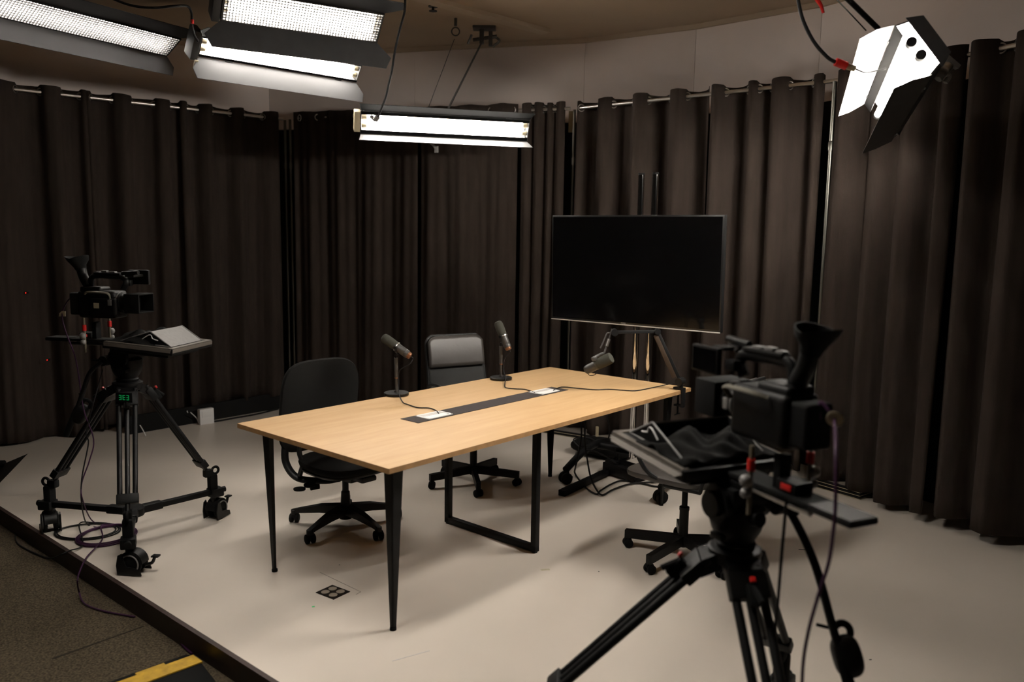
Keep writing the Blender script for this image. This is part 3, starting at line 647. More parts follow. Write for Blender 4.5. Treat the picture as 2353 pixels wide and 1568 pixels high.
# ------------------------------------------------------------------ studio lamps
def lamp(P0, P1, N, w, tubes, name_label, m_t, grid=False, doors=((.16, 35), (.16, 35)), door_mat=None, tr=.0165, depth=.09, flare=.05, inner=None, name='studio_light', tzo=-.032, endz=0, dark=False, lip=0, spread=.72):
    P0, P1 = V(P0), V(P1); ctr = (P0 + P1) / 2; L = (P1 - P0).length + .10
    F = frame(ctr, P1 - P0, N)              # x along, z out of the mouth, y across (up)
    up = 1 if (F.to_3x3() @ V((0, 1, 0))).z > 0 else -1
    root = thing(name, name_label, 'studio light', ctr, world=True)
    hw = w / 2; bw = hw * .72; t = .006
    def U(o, i, d0, d1): return [(-o, 0), (-o * .74, -d0), (o * .74, -d0), (o, 0), (i, 0), (i * .74, -d1), (-i * .74, -d1), (-i, 0)]
    # U profile extruded along the length: local frame with z along lamp
    G = M4(((0, 0, 1, 0), (1, 0, 0, 0), (0, 1, 0, 0), (0, 0, 0, 1)))   # profile x->y, profile y->z, extrude->x
    mb = MB()
    def ush(mb, o, i, d0, d1, Lx):
        pr = U(o, i, d0, d1)
        for a_, b_, c_, d_ in ((0, 1, 6, 7), (1, 2, 5, 6), (2, 3, 4, 5)):
            mb.prism([pr[a_], pr[b_], pr[c_], pr[d_]], Lx, F @ G, -Lx / 2)
    ush(mb, hw, hw - t, depth, depth - t, L)
    for s in (-1, 1):
        mb.prism([(-hw, endz), (-hw * .74, -depth), (hw * .74, -depth), (hw, endz)], .006, F @ G, s * L / 2 - .003)
    mb.box((0, 0, -depth - .018), (L * .35, hw * .8, .036), F, .006)
    hs = mb.build('housing', m_lampblk, root)
    mb = MB(); ush(mb, hw - t - .001, hw - t - .003, depth - t - .001, depth - t - .003, L - .02); mb.build('reflector', m_refl, root, smooth=False)
    for k in range(tubes):
        y = (k - (tubes - 1) / 2) * (2 * hw * spread / max(tubes, 1))
        mb = MB(); mb.cyl((-L / 2 + .045, y, tzo), (L / 2 - .045, y, tzo), tr, n=16, M=F); tb = mb.build('tube', m_t, root)
        for s in (-1, 1):
            mb = MB(); mb.cyl((s * (L / 2 - .045), y, tzo), (s * (L / 2 - .008), y, tzo), tr * (1.25 if dark else .95), n=14, M=F)
            sub(mb, 'socket', m_rub if dark else m_beige, tb, root)
    for (wd, an), s, inn in zip(doors, (up, -up), inner):
        if not wd: continue
        a = math.radians(an); dz, dy = math.cos(a), math.sin(a) * s; Lh = L / 2
        D = F @ frame((0, s * (hw + .003), .002), (1, 0, 0), (0, -dz * s, dy * s) if False else V((1, 0, 0)).cross(V((0, dy, dz))))
        # D: x along, y outward along the door, z normal
        yax = D.to_3x3() @ V((0, 1, 0)); want = (F.to_3x3() @ V((0, dy, dz)))
        sgn = 1 if yax.dot(want) > 0 else -1
        poly = [(-Lh, 0), (Lh, 0), (Lh + flare, sgn * wd * .55), (Lh + flare * .6, sgn * wd), (-Lh - flare * .6, sgn * wd), (-Lh - flare, sgn * wd * .55)]
        if flare < .03: poly = [(-Lh, 0), (Lh, 0), (Lh + .02, sgn * wd), (-Lh - .02, sgn * wd)]
        mb = MB(); mb.prism(poly, .0022, D, -.0011); dr = mb.build('barn_door', m_lampblk, root, smooth=False)
        zin = D.to_3x3() @ V((0, 0, 1)); inward = F.to_3x3() @ V((0, -s, 0)); zz = 1 if zin.dot(inward) > 0 else -1
        mb = MB(); mb.prism([(x * .995, y * .99 + sgn * .001) for x, y in poly], .0008, D, .0013 if zz > 0 else -.0021); sub(mb, 'door_lining', inn, dr, root, smooth=False)
        for hx in (-.35, .35):
            mb = MB(); mb.cyl((hx * L, s * (hw + .003), .002), (hx * L + .05, s * (hw + .003), .002), .006, n=10, M=F); mb.build('hinge', m_lampblk, root)
    for lw, s in (((lip, up), ) if not isinstance(lip, tuple) else ((lip[0], up), (lip[1], -up))):
        if lw: mb = MB(); mb.box((0, s * (hw - lw / 2 - .004), .001), (L - .004, lw, .004), F); mb.build('mouth_lip', m_lip, root)
    if grid:
        mb = MB(); nx = int(L / .019); ny = int(w / .019)
        for i in range(nx + 1): mb.box((-L / 2 + .01 + i * (L - .02) / nx, 0, .007), (.0036, w - .012, .012), F)
        for j in range(ny + 1): mb.box((0, -hw + .006 + j * (w - .012) / ny, .007), (L - .02, .0036, .012), F)
        mb.build('louvre_grid', m_grid, root, smooth=False)
        mb = MB()
        for s in (-1, 1): mb.box((0, s * (hw - .003), .007), (L, .006, .014), F)
        for s in (-1, 1): mb.box((s * (L / 2 - .003), 0, .007), (.006, w, .014), F)
        mb.build('louvre_frame', m_lampblk, root, smooth=False)
    return root, F, ctr, L
def nrm(P0, P1, tau):
    d = (P1 - P0); h = V((d.y, -d.x, 0)).normalized()
    if h.y > 0: h = -h
    t = math.radians(tau); return h * math.cos(t) + V((0, 0, -1)) * math.sin(t)
# middle lamp (bright, open)
A4, B4 = onz(845, 282, 2.45), onz(1200, 300, 2.45)
l4, F4, c4, L4 = lamp(A4, B4, nrm(A4, B4, 25), .17, 2, 'bright two-tube studio light hanging low in the middle above the table', m_t4, doors=((.10, 45), (.12, 2)), tr=.019, flare=.02, inner=(m_lip, m_doorin), lip=(.022, .026))
A3, B3 = onz(478, 110, 2.85), onz(812, 168, 2.85)
l3, F3, c3, L3 = lamp(A3, B3, nrm(A3, B3, 35), .14, 2, 'bright open studio light with barn doors, below the louvred lamp at top left centre', m_t3, doors=((.15, 45), (.15, 40)), tr=.019, inner=(m_lip, m_doorin), lip=(.004, .014))
A2, B2 = onz(530, 12, 3.02), onz(858, 62, 3.02)
l2, F2_, c2_, L2 = lamp(A2, B2, nrm(A2, B2, 42), .21, 3, 'louvred studio light at the top of the photo, directly above the bright open one', m_t2, grid=True, doors=((.22, 48), (.17, 40)), inner=(m_lampblk, m_lampblk), flare=.10)
B1_, A1_ = onz(385, 104, 2.95), onz(20, 14, 2.95); A1_ = B1_ + (A1_ - B1_).normalized() * 1.22
l1, F1, c1_, L1 = lamp(A1_, B1_, nrm(A1_, B1_, 58), .19, 3, 'louvred studio light in the top left corner, cut off by the photo edge', m_t1, grid=True, doors=((.24, 60), (.14, 22)), inner=(m_lampblk, m_doorin))
A5, B5 = V((1.61, 3.42, 2.40)), V((1.97, 4.50, 2.29))
l5, F5, c5, L5 = lamp(A5, B5, V((-.84, .05, -.56)), .25, 2, 'bright studio light seen end-on in the upper right corner', m_t5, doors=((.14, 12), (.15, -14)), tr=.0165, inner=(m_refl, m_refl), depth=.10, tzo=-.014, endz=-.045, dark=True, lip=.05, spread=.52)
# one more lamp of the same rig, hanging above the front of the stage (out of view)
A6, B6 = V((-1.15, 2.30, 3.0)), V((-.25, 3.0, 3.0))
l6, F6, c6, L6 = lamp(A6, B6, V((.10, -.16, -1)), .26, 4, 'studio light hanging above the front edge of the stage, out of view overhead', m_t6, doors=((.20, 40), (.20, 40)), inner=(m_lampblk, m_lampblk), tr=.019)
# hangers
def hanger(name, label, pts, r, m=m_dgrey, cat='rod'):
    o = MB().tube(pts, r, 8, sub=1).build(name, m, off=pts[0]); tag(o, label, cat); return o
top4 = onz(1113, 62, CZ); e4 = aty(1026, 258, c4.y + .06)
hanger('hanging_rod', 'thin steel rod from the ceiling clamp down to the middle hanging lamp', [e4, aty(1112, 88, top4.y - .05)], .008)
tc4 = onz(1050, 42, CZ); hanger('safety_cable', 'thin safety cable beside the hanging rod of the middle lamp', [aty(985, 246, c4.y + .05), aty(1044, 90, tc4.y - .04)], .0025, m_cable, 'cable')
mb = MB(); p = aty(1047, 60, tc4.y); mb.cyl(p + V((0, 0, .06)), p, .012); mb.torus(frame(p + V((0, 0, -.04)), (1, 0, 0), (.3, -1, 0)), .03, .005); mb.cyl(V((p.x, p.y, CZ)), p + V((0, 0, .05)), .006)
o = mb.build('ceiling_hook', m_dgrey, off=V((p.x, p.y, CZ))); tag(o, 'small ceiling hook holding the safety cable', 'hook')
p = V((top4.x, top4.y, CZ)); cr = thing('ceiling_clamp', 'steel ceiling clamp holding the rod of the middle lamp', 'clamp', p, world=True)
mb = MB(); mb.box(p + V((0, 0, -.01)), (.18, .12, .02), bev=.004); mb.box(p + V((-.02, 0, -.07)), (.035, .05, .12), bev=.004); mb.cyl(p + V((-.09, 0, -.10)), p + V((.10, 0, -.07)), .014); mb.build('clamp_body', m_dgrey, cr)
mb = MB(); mb.box(p + V((.05, 0, -.09)), (.03, .05, .11), None, .004); mb.tube([p + V((.05, 0, -.06)), p + V((.12, 0, -.10)), p + V((.07, 0, -.15))], .01, 8); mb.build('clamp_handle', m_dgrey, cr); MB().tube([p + V((-.10, 0, -.06)), p + V((-.13, 0, -.13))], .01, 8, sub=1).build('clamp_handle', m_dgrey, cr)
mb = MB(); p = F4 @ V((0, 0, -.12)); q = aty(1003, 345, c4.y + .1); mb.tube([aty(985, 325, c4.y + .08), aty(995, 333, c4.y + .08), q], .010, 8, sub=3); mb.cyl(q - V((0, 0, .02)), q + V((0, 0, .03)), .016)
mb.build('yoke_knob', m_grey, l4)
mb = MB(); e = F4 @ V((-L4 / 2 - .03, 0, -.03)); mb.box((-L4 / 2 - .025, 0, -.04), (.045, .15, .075), F4, .006); mb.build('end_bracket', m_beige, l4)
pw = [aty(931, -10, 5.2), aty(930, 25, 5.2), aty(918, 70, 5.25), aty(908, 115, 5.3), aty(900, 165, 5.35), aty(893, 195, 5.4), aty(886, 225, 5.45), aty(873, 258, 5.5), aty(868, 270, 5.52)]
cable(pw, .0075, 'black power cable dropping from the ceiling to the left end of the middle hanging lamp')
mb = MB(); mb.cyl(aty(868, 268, 5.52), aty(862, 276, 5.53), .018); mb.cyl(aty(862, 276, 5.53), aty(853, 268, 5.55), .012); o = mb.build('cable_connector', m_grey, off=aty(868, 270, 5.52)); tag(o, 'grey plug at the left end of the middle hanging lamp', 'plug')
# brackets of top-left lamps
mb = MB(); mb.box((-L3 / 2 - .03, 0, -.05), (.05, .20, .12), F3, .01); mb.build('end_bracket', m_lampblk, l3)
mb = MB(); mb.box((-L3 / 2 - .02, -.11, .03), (.025, .05, .004), F3); mb.build('label_plate', m_cream, l3)
mb = MB(); mb.box((-L2 / 2 - .03, 0, -.05), (.05, .24, .12), F2_, .01); mb.build('end_bracket', m_lampblk, l2)
cable([aty(250, -6, 4.9), aty(300, 12, 4.9), aty(350, 18, 4.9), aty(400, 14, 4.9), aty(430, 14, 4.95), aty(440, 30, 5), aty(441, 55, 5), aty(446, 80, 5.05), aty(455, 95, 5.08)], .0075, 'black power cable curving from the top edge to the bright lamp above the left tripod')
p = aty(442, 50, 4.99); o = MB().cyl(p - V((0, 0, .012)), p + V((0, 0, .012)), .0095).build('cable_connector', m_red, off=p); tag(o, 'red connector on the cable between the two left lamps', 'plug')
for F_l, L_l, c_l, lab in ((F3, L3, c3, 'steel pipe holding the bright open lamp at upper left centre'), (F2_, L2, c2_, 'steel pipe holding the louvred lamp at the top centre-left'), (F1, L1, c1_, 'steel pipe holding the top left corner lamp'), (F6, L6, c6, 'steel pipe holding the overhead lamp out of view')):
    q = F_l @ V((0, 0, -.13)); hanger('hanging_pipe', lab, [q, V((q.x, q.y, CZ))], .014, m_lampblk, 'pipe')
# right lamp: bar, cable, clamp
q5 = F5 @ V((-.25, .02, -.12)); h1 = aty(1935, -8, 3.1)
hanger('hanging_rod', 'thick black rod from the top edge down to the right-hand lamp', [aty(2018, 66, 3.62), aty(1925, -25, 3.35)], .011, m_black)
hanger('safety_cable', 'thin dark cable left of the thick rod above the right-hand lamp', [aty(1990, 70, 3.5), aty(1915, -10, 3.3)], .0025, m_cable, 'cable')
cable([aty(1832, -10, 3.3), aty(1845, 45, 3.3), aty(1870, 95, 3.3), aty(1900, 130, 3.3), aty(1920, 143, 3.3)], .0075, 'black power cable hanging in a curve left of the right-hand lamp')
p0, p1, p2 = aty(1920, 142, 3.3), aty(1945, 152, 3.3), aty(1965, 158, 3.3)
cr = thing('cable_connector', 'red and beige cable connector just left of the right-hand lamp', 'plug', p0, world=True)
MB().cyl(p0, p1, .016).build('red_sleeve', m_red, cr); MB().cyl(p1, p2, .012).build('beige_tip', m_beige, cr)
cable([p2, aty(1985, 166, 3.32), aty(2003, 165, 3.35), aty(2035, 158, 3.38)], .004, 'thin black lead from the red connector into the right-hand lamp')
p = aty(1886, 12, 3.5); mb = MB(); mb.tube([aty(1874, -6, 3.5), p, aty(1892, 30, 3.5)], lambda f: .010 * (1 - .4 * f), 8); o = mb.build('red_ribbon', m_red, off=p); tag(o, 'red ribbon hanging from the ceiling at the top right', 'ribbon')
mb = MB(); s_ = F5 @ V((-L5 / 2 + .1, 0, -.10)); a_ = aty(2128, 160, 3.75); b_ = aty(2165, 165, 3.85)
mb.tube([a_, (a_ + b_) / 2 + V((0, 0, .01)), b_], .03, 10, sub=3); mb.cyl(b_ - V((.02, 0, .03)), b_ + V((.03, 0, .03)), .022); mb.build('clamp', m_steel, l5)
mb = MB(); mb.box((0, 0, 0), (.08, .03, .022), M4.Translation(aty(2187, 143, 3.85)) @ M4.Rotation(.65, 4, 'Y'), .004); mb.tube([aty(2165, 165, 3.85), aty(2180, 175, 3.85), aty(2172, 190, 3.85)], .012, 8); mb.build('clamp_lever', m_grey, l5)
# sprinkler
p = onz(995, 14, CZ); mb = MB(); mb.lathe([(0, 0), (.035, 0), (.035, .006), (.01, .008), (.01, .03), (.03, .032), (.03, .036), (0, .038)], frame((p.x, p.y, CZ), (1, 0, 0), (0, 0, -1)), 20)
o = mb.build('sprinkler_head', m_dgrey, off=(p.x, p.y, CZ)); tag(o, 'small fire sprinkler on the ceiling', 'sprinkler')

# ------------------------------------------------------------------ camera rigs
def rig(c, feet, bz, az, side, words, handle=None, tilt=.07):
    cx, cy = c; Fr = M4.Translation((cx, cy, bz)) @ M4.Rotation(az, 4, 'Z')    # x = lens direction, z up, origin at the bowl
    w_ = words
    # --- tripod
    tr = thing('tripod', 'black three-legged camera tripod with fluid head ' + w_, 'tripod', (cx, cy, .16), world=True)
    mb = MB(); mb.lathe([(0, -.115), (.018, -.115), (.022, -.09), (.012, -.08), (.012, -.05), (.05, -.05), (.07, -.04), (.074, -.005), (.066, 0), (0, 0)], M4.Translation((cx, cy, bz)), 28); bowl = mb.build('bowl', m_satin, tr)
    for i, ft in enumerate(feet):
        f = V((ft[0], ft[1], 0)); d = (f - V((cx, cy, 0))); dn = d.normalized(); tn = V((-dn.y, dn.x, 0))
        topc = V((cx, cy, bz - .03)) + dn * .075; bot = V((f.x, f.y, 0)) - dn * .035 + V((0, 0, .285))
        midp = topc.lerp(bot, .72); ax = (bot - topc).normalized()
        mb = MB(); mb.hull([V((cx, cy, bz - .005)) + dn * .04 + tn * s * .045 for s in (-1, 1)] + [V((cx, cy, bz - .055)) + dn * .04 + tn * s * .045 for s in (-1, 1)] + [topc + ax * .03 + tn * s * .048 + V((0, 0, q)) for s in (-1, 1) for q in (.022, -.03)])
        mb.box((0, 0, .055), (.105, .038, .075), frame(topc, tn, ax) if False else frame(topc, tn, ax), .006)
        for s in (-1, 1): mb.tube([topc + tn * s * .038, topc.lerp(bot, .90) + tn * s * .034], .0125, 10, sub=1)
        mb.box((0, 0, 0), (.10, .036, .05), frame(midp.lerp(bot, .62), tn, ax), .006)
        leg = mb.build('leg', m_black, tr)
        mb = MB(); mb.tube([topc.lerp(bot, .12), bot], .012, 10, sub=1); sub(mb, 'inner_tube', m_satin, leg, tr)
        mb = MB(); mb.box((0, .03, .09), (.030, .03, .06), frame(topc, tn, ax), .006); q = frame(topc, tn, ax); mb.tube([q @ V((0, .035, .06)), q @ V((.01, .06, .12))], .009, 8, sub=1); lk = sub(mb, 'leg_lock', m_rub, leg, tr)
        mb = MB(); mb.box((0, -.021 if (q.to_3x3() @ V((0, -1, 0))).dot(dn) > 0 else .021, .07), (.022, .006, .012), q, .002); mb.box((0, .05, .055), (.014, .010, .014), q, .002); sub(mb, 'red_tab', m_red, leg, tr)
        # foot block down to the dolly
        fb = V((f.x, f.y, 0)); mb = MB(); qf = frame(fb, dn, (0, 0, 1))
        mb.box((-.005, 0, .20), (.045, .05, .13), qf, .012); mb.box((-.030, 0, .275), (.05, .04, .045), qf, .010)
        mb.torus(qf @ frame((.014, 0, .283), (1, 0, 0), (0, 1, 0)), .020, .0075, 18, 8)
        mb.build('rubber_foot', m_rub, tr)
    # fluid head
    mb = MB(); mb.lathe([(0, 0), (.052, 0), (.056, .012), (.050, .02), (.068, .05), (.075, .075), (.075, .115), (.060, .125), (0, .125)], Fr, 32)
    mb.cyl((0, -.078, .13), (0, .078, .13), .052, n=30, M=Fr); mb.box((0, 0, .155), (.11, .12, .05), Fr, .008); mb.box((.02, 0, .188), (.17, .085, .022), Fr, .004)
    mb.cyl((0, .078, .13), (0, .096, .13), .036, n=24, M=Fr); mb.box((-.03, .085, .05), (.05, .02, .018), Fr, .005); mb.box((.055, -.085, .07), (.02, .04, .02), Fr, .005); mb.cyl((-.06, 0, .10), (-.095, 0, .105), .020, M=Fr)
    mb.build('fluid_head', m_black, tr)
    hs = handle
    mb = MB(); mb.cyl((-.05, hs[0] * .085, .12), (-.05, hs[0] * .12, .12), .026, n=20, M=Fr); mb.box((-.10, hs[0] * .10, .12), (.05, .014, .014), Fr, .004)
    pts = [Fr @ V(p) for p in hs[1]]; mb.tube(pts, .0115, 10); hd = mb.build('pan_handle', m_black, tr)
    e_, d_ = pts[-1], (pts[-1] - pts[-2]).normalized()
    mb = MB(); mb.tube([e_ - d_ * .02, e_ + d_ * .12], .016, 12, sub=1); mb.build_ = None; sub(mb, 'grip', m_rub, hd, tr)
    zc = thing('zoom_controller', 'black zoom controller clamped on the pan handle ' + w_, 'zoom controller', e_ - d_ * .03, world=True)
    Fz = zframe(e_ - d_ * .05, e_ + d_ * .1)
    mb = MB(); mb.pillow(.075, .11, .06, Fz @ frame((.02, -.012, .03), (1, 0, 0), (0, 1, 0)), .7, .7); mb.build('controller_body', m_black, zc)
    mb = MB(); mb.torus(Fz @ frame((.028, -.02, -.03), (1, 0, 0), (0, 1, 0)), .022, .010); mb.tube([Fz @ V((.01, -.03, -.04)), Fz @ V((-.03, -.03, -.06))], .005, 8, sub=1); mb.build('rocker', m_rub, zc)
    MB().box((.045, -.03, .05), (.012, .012, .018), Fz, .002).build('record_button', m_red, zc)
    # --- dolly
    dl_ = thing('tripod_dolly', 'black three-wheeled dolly under the tripod ' + w_, 'dolly', (cx, cy, 0), world=True)
    mb = MB(); mb.lathe([(0, .135), (.05, .135), (.055, .145), (.055, .175), (.045, .185), (0, .185)], M4.Translation((cx, cy, 0)), 24); mb.build('hub', m_black, dl_)
    for i, ft in enumerate(feet):
        f = V((ft[0], ft[1], 0)); d = (f - V((cx, cy, 0))); dn = d.normalized(); q = frame((cx, cy, .16), dn, (0, 0, 1)); L = d.length
        mb = MB(); mb.box((L / 2 + .01, 0, 0), (L - .02, .034, .030), q, .004); mb.box((.09, 0, 0), (.12, .05, .042), q, .008); mb.box((L + .01, 0, -.005), (.075, .07, .05), q, .008); mb.cyl((L + .03, 0, 0), (L + .07, 0, .0), .016, M=q); arm = mb.build('arm', m_black, dl_)
        a = ft[2]; Mw = M4.Translation((f.x, f.y, 0)) @ M4.Rotation(a, 4, 'Z'); R = .056
        mb = MB()
        for s in (-1, 1): mb.lathe([(0, 0), (R * .72, 0), (R * .96, .004), (R, .010), (R, .016), (R * .96, .020), (R * .7, .022), (0, .022)], Mw @ frame((.022, s * .026 - .011, R), (1, 0, 0), (0, 1, 0)), 32)
        wh = sub(mb, 'wheel', m_rub, arm, dl_)
        for s in (-1, 1):
            mb = MB(); mb.torus(Mw @ frame((.022, s * .0385, R), (1, 0, 0), (0, 1, 0)), R * .78, .0036, 36, 6); sub(mb, 'rim', m_grey, arm, dl_)
        mb = MB(); mb.cyl((0, 0, .06), (0, 0, .14), .016, M=Mw)
        for s in (-1, 1): mb.prism([(-.035, .005), (.085, .005), (.078, .030), (.045, .042), (.01, .046), (-.012, .11), (-.03, .10), (-.04, .05)], .006, Mw @ frame((0, s * .045 + .003, 0), (1, 0, 0), (0, -1, 0)))
        mb.prism([(R * 1.08 * math.cos(t_), R * 1.08 * math.sin(t_)) for t_ in [PI * k / 12 for k in range(13)]] + [(R * 1.02 * math.cos(t_), R * 1.02 * math.sin(t_)) for t_ in [PI * k / 12 for k in range(12, -1, -1)]], .06, Mw @ frame((.022, .03, R), (1, 0, 0), (0, -1, 0)))
        mb.tube([Mw @ V((.08, 0, .045)), Mw @ V((.115, 0, .055)), Mw @ V((.13, 0, .085))], .008, 8, sub=3); mb.box((.135, 0, .09), (.035, .03, .008), Mw @ M4.Rotation(0, 4, 'Y'), .002)
        sub(mb, 'wheel_guard', m_satin, arm, dl_)
    # --- teleprompter, low in front of the lens
    tp = thing('teleprompter', 'black teleprompter with folded hood ' + w_, 'teleprompter', Fr @ V((0, 0, .2)), world=True)
    P = Fr @ M4.Translation((0, 0, .215)); Q = P @ M4.Rotation(tilt, 4, 'Y') @ M4.Translation((.19, 0, 0))
    mb = MB(); mb.box((-.12, 0, -.003), (.62, .085, .014), P, .003); mb.build('slide_plate', m_rub, tp)
    mb = MB(); mb.prism([(-.38, -.10), (-.25, -.10)] if False else [(-.435, -.045), (-.30, -.045), (-.30, .045), (-.435, .045)], .018, P, -.012, .003); mb.build('plate_end', m_satin, tp)
    for s in (-1, 1): MB().cyl((-.30, s * .03, -.022), (.20, s * .03, -.022), .0075, n=12, M=P).build('support_rod', m_steel if s > 0 else m_satin, tp)
    mb = MB(); mb.box((0, 0, .0), (.38, .37, .034), Q, .006); mb.box((-.01, 0, -.028), (.30, .28, .026), Q, .006); slab_ = mb.build('monitor_tray', m_black, tp)
    mb = MB()
    for s in (-1, 1):
        mb.prism([(-.186, 0), (.186, 0), (.165, .017), (-.165, .017)], .0015, Q @ frame((0, s * .186, .008), (-s, 0, 0) if False else (1, 0, 0), V((0, s * .8, .6))), 0)
    mb.box((.177, 0, .018), (.022, .36, .003), Q); mb.box((0, .172, .018), (.36, .022, .003), Q); mb.box((0, -.172, .018), (.36, .022, .003), Q); mb.box((.190, 0, .006), (.002, .36, .018), Q); mb.box((0, .1855, .006), (.36, .002, .018), Q); mb.box((0, -.1855, .006), (.36, .002, .018), Q)
    sub(mb, 'aluminium_rim', mat('rim_alu_' + str(bz), (.12, .105, .09), .5, .2), slab_, tp, smooth=False)
    W3 = [(-.13, .018), (.04, .085), (.155, .02)]
    for s in (-1, 1):
        mb = MB(); mb.prism(W3, .004, Q @ frame((0, s * .135 + .002, 0), (1, 0, 0), (0, -1, 0)), 0); hp = mb.build('hood_side', m_black, tp, smooth=False)
        mb = MB(); yy = s * .138
        for a_, b_ in zip(W3, W3[1:] + W3[:1]): mb.tube([Q @ V((a_[0], yy, a_[1])), Q @ V((b_[0], yy, b_[1]))], .0032, 6, sub=1)
        sub(mb, 'hood_side_frame', m_grey, hp, tp)
        if s == side:
            mb = MB(); mb.tube([Q @ V((.085, yy + s * .004, .045)), Q @ V((.055, yy + s * .004, .052)), Q @ V((.05, yy + s * .004, .065)), Q @ V((.035, yy + s * .004, .068)), Q @ V((.0, yy + s * .004, .043))], .0025, 6, sub=2); sub(mb, 'reflection_line', m_white, hp, tp)  # white line laid on the hood panel in place of a reflection
    mb = MB(); mb.hull([Q @ V(p) for p in ((.04, -.135, .085), (.04, .135, .085), (.155, -.135, .02), (.155, .135, .02), (.038, -.135, .081), (.038, .135, .081), (.151, -.135, .017), (.151, .135, .017))]); mb.build('mirror_panel', mat('panel_grey_' + str(bz), (.085, .08, .075), .55, var=.1, scale=60), tp)
    # draped hood cloth
    mb = MB(); g = mb.bm; rows = []; rr = random.Random(int(bz * 100))
    for i in range(25):
        row = []
        for j in range(25):
            x = -.17 + .24 * i / 24; y = -.17 + .34 * j / 24
            z = .030 + .036 * math.sin(PI * i / 24) ** .7 * (.6 + .4 * math.sin(7 * x * 6 + 3 * math.sin(y * 14))) + .008 * math.sin(y * 38 + x * 25) + .006 * math.sin(y * 75 - x * 60) - .03 * (abs(y) / .17) ** 4 - .02 * max(0, i - 20) / 4
            row.append(g.verts.new(Q @ V((x, y, max(z, .02)))))
        rows.append(row)
    for a_, b_ in zip(rows, rows[1:]):
        for k in range(24): g.faces.new((a_[k], a_[k + 1], b_[k + 1], b_[k]))
    o = mb.build('hood_cloth', m_fab, tp, ang=180); md = o.modifiers.new('thick', 'SOLIDIFY'); md.thickness = .003
    for yy, xx in ((.13, -.03), (-.13, -.03)):
        mb = MB(); mb.cyl((xx - .13, yy * .75, -.06), (xx - .13, yy * .75, .12), .006, n=12, M=P); pr = mb.build('riser_rod', m_rod, tp)
        mb = MB(); mb.cyl((xx - .13, yy * .75, .055), (xx - .13, yy * .75, .085), .010, n=12, M=P); sub(mb, 'red_collar', m_red, pr, tp)
        mb = MB(); mb.pillow(.032, .032, .032, P @ M4.Translation((xx - .13, yy * .75 + (.014 if yy > 0 else -.014), .030)), .9, .9, nu=20, nv=10); mb.pillow(.026, .026, .026, P @ M4.Translation((xx - .13, yy * .75 + (.014 if yy > 0 else -.014), -.002)), .9, .9, nu=20, nv=10); sub(mb, 'clamp_knob', m_grey, pr, tp)
    mb = MB(); mb.box((-.165, 0, .045), (.025, .04, .09), P, .004); mb.box((-.21, 0, .02), (.07, .06, .03), P, .005); mb.build('riser', m_black, tp)
    mb = MB(); mb.box((-.215, side * .032, .02), (.035, .004, .015), P, .001); mb.build('red_label', m_red, tp)
    # --- video camera
    vc = thing('video_camera', 'black broadcast video camera with raised viewfinder ' + w_, 'camera', Fr @ V((-.1, 0, .305)), world=True)
    K = Fr @ M4.Translation((-.10, 0, .41))      # on the lens axis, middle of the body
    mb = MB(); mb.box((-.02, 0, -.01), (.21, .115, .14), K, .02, 3); mb.box((-.06, 0, .055), (.12, .09, .05), K, .015, 3); mb.box((.03, -.062, -.02), (.15, .03, .09), K, .014, 3); mb.build('body', m_black, vc)
    mb = MB(); mb.box((-.145, 0, -.01), (.075, .085, .115), K, .012, 3); mb.build('battery', m_rub, vc)
    mb = MB(); mb.lathe([(0, 0), (.050, 0), (.052, .01), (.052, .03), (.046, .034), (.046, .05), (.050, .052), (.050, .075), (0, .075)], K @ frame((.07, 0, 0), (0, 1, 0), (1, 0, 0)), 32); ln = mb.build('lens', m_satin, vc)
    mb = MB(); mb.lathe([(.0535, 0), (.0545, .002), (.0545, .006), (.0535, .008)], K @ frame((.085, 0, 0), (0, 1, 0), (1, 0, 0)), 32); sub(mb, 'focus_ring', m_grey, ln, vc)
    mb = MB(); 
    for (cy_, cz_, sy_, sz_) in ((0, .046, .125, .006), (0, -.046, .125, .006), (.060, 0, .006, .096), (-.060, 0, .006, .096)): mb.box((.185, cy_, cz_), (.085, sy_, sz_), K, .002)
    mb.box((.150, 0, 0), (.012, .12, .09), K, .003); mb.build('lens_hood', m_rub, vc)
    mb = MB(); mb.tube([K @ V(p) for p in ((-.085, 0, .075), (-.075, 0, .125), (-.03, 0, .135), (.05, 0, .132), (.10, 0, .128), (.12, 0, .105), (.10, 0, .07))], .014, 10, flat=(1, 1.2)); mb.box((.02, 0, .147), (.15, .035, .012), K, .004); mb.build('top_handle', m_black, vc)
    for c_, z_ in (((.0, .0, .158), (.03, .02, .010)), ((.045, 0, .156), (.035, .022, .008)), ((-.04, .0, .155), (.025, .02, .008)), ((.075, side * .077, .005), (.02, .006, .03))):
        MB().box(c_, z_, K, .002).build('control_button', m_grey, vc)
    mb = MB(); mb.tube([K @ V(p) for p in ((.13, 0, .135), (.17, 0, .145))], .008, 8, sub=1); mb.cyl((.12, -.03, .152), (.21, -.03, .158), .011, M=K); mb.box((.165, 0, .14), (.05, .08, .012), K, .003); mb.build('microphone_holder', m_satin, vc)
    mb = MB(); lx, lz = ((.20, .105) if side > 0 else (.16, .13)); mb.box((lx, .05, lz), (.115, .018, .075), K, .005); mb.box((.11, .03, .10), (.04, .03, .03), K, .006); lcd = mb.build('flip_screen', m_black, vc)
    mb = MB(); mb.box((lx, .0600, lz), (.10, .0015, .062), K); sub(mb, 'display', m_screen, lcd, vc)
    mb = MB(); mb.tube([K @ V(p) for p in ((-.10, 0, .085), (-.125, 0, .13), (-.135, 0, .17))], .024, 12, sub=3); vf = mb.build('viewfinder', m_satin, vc)
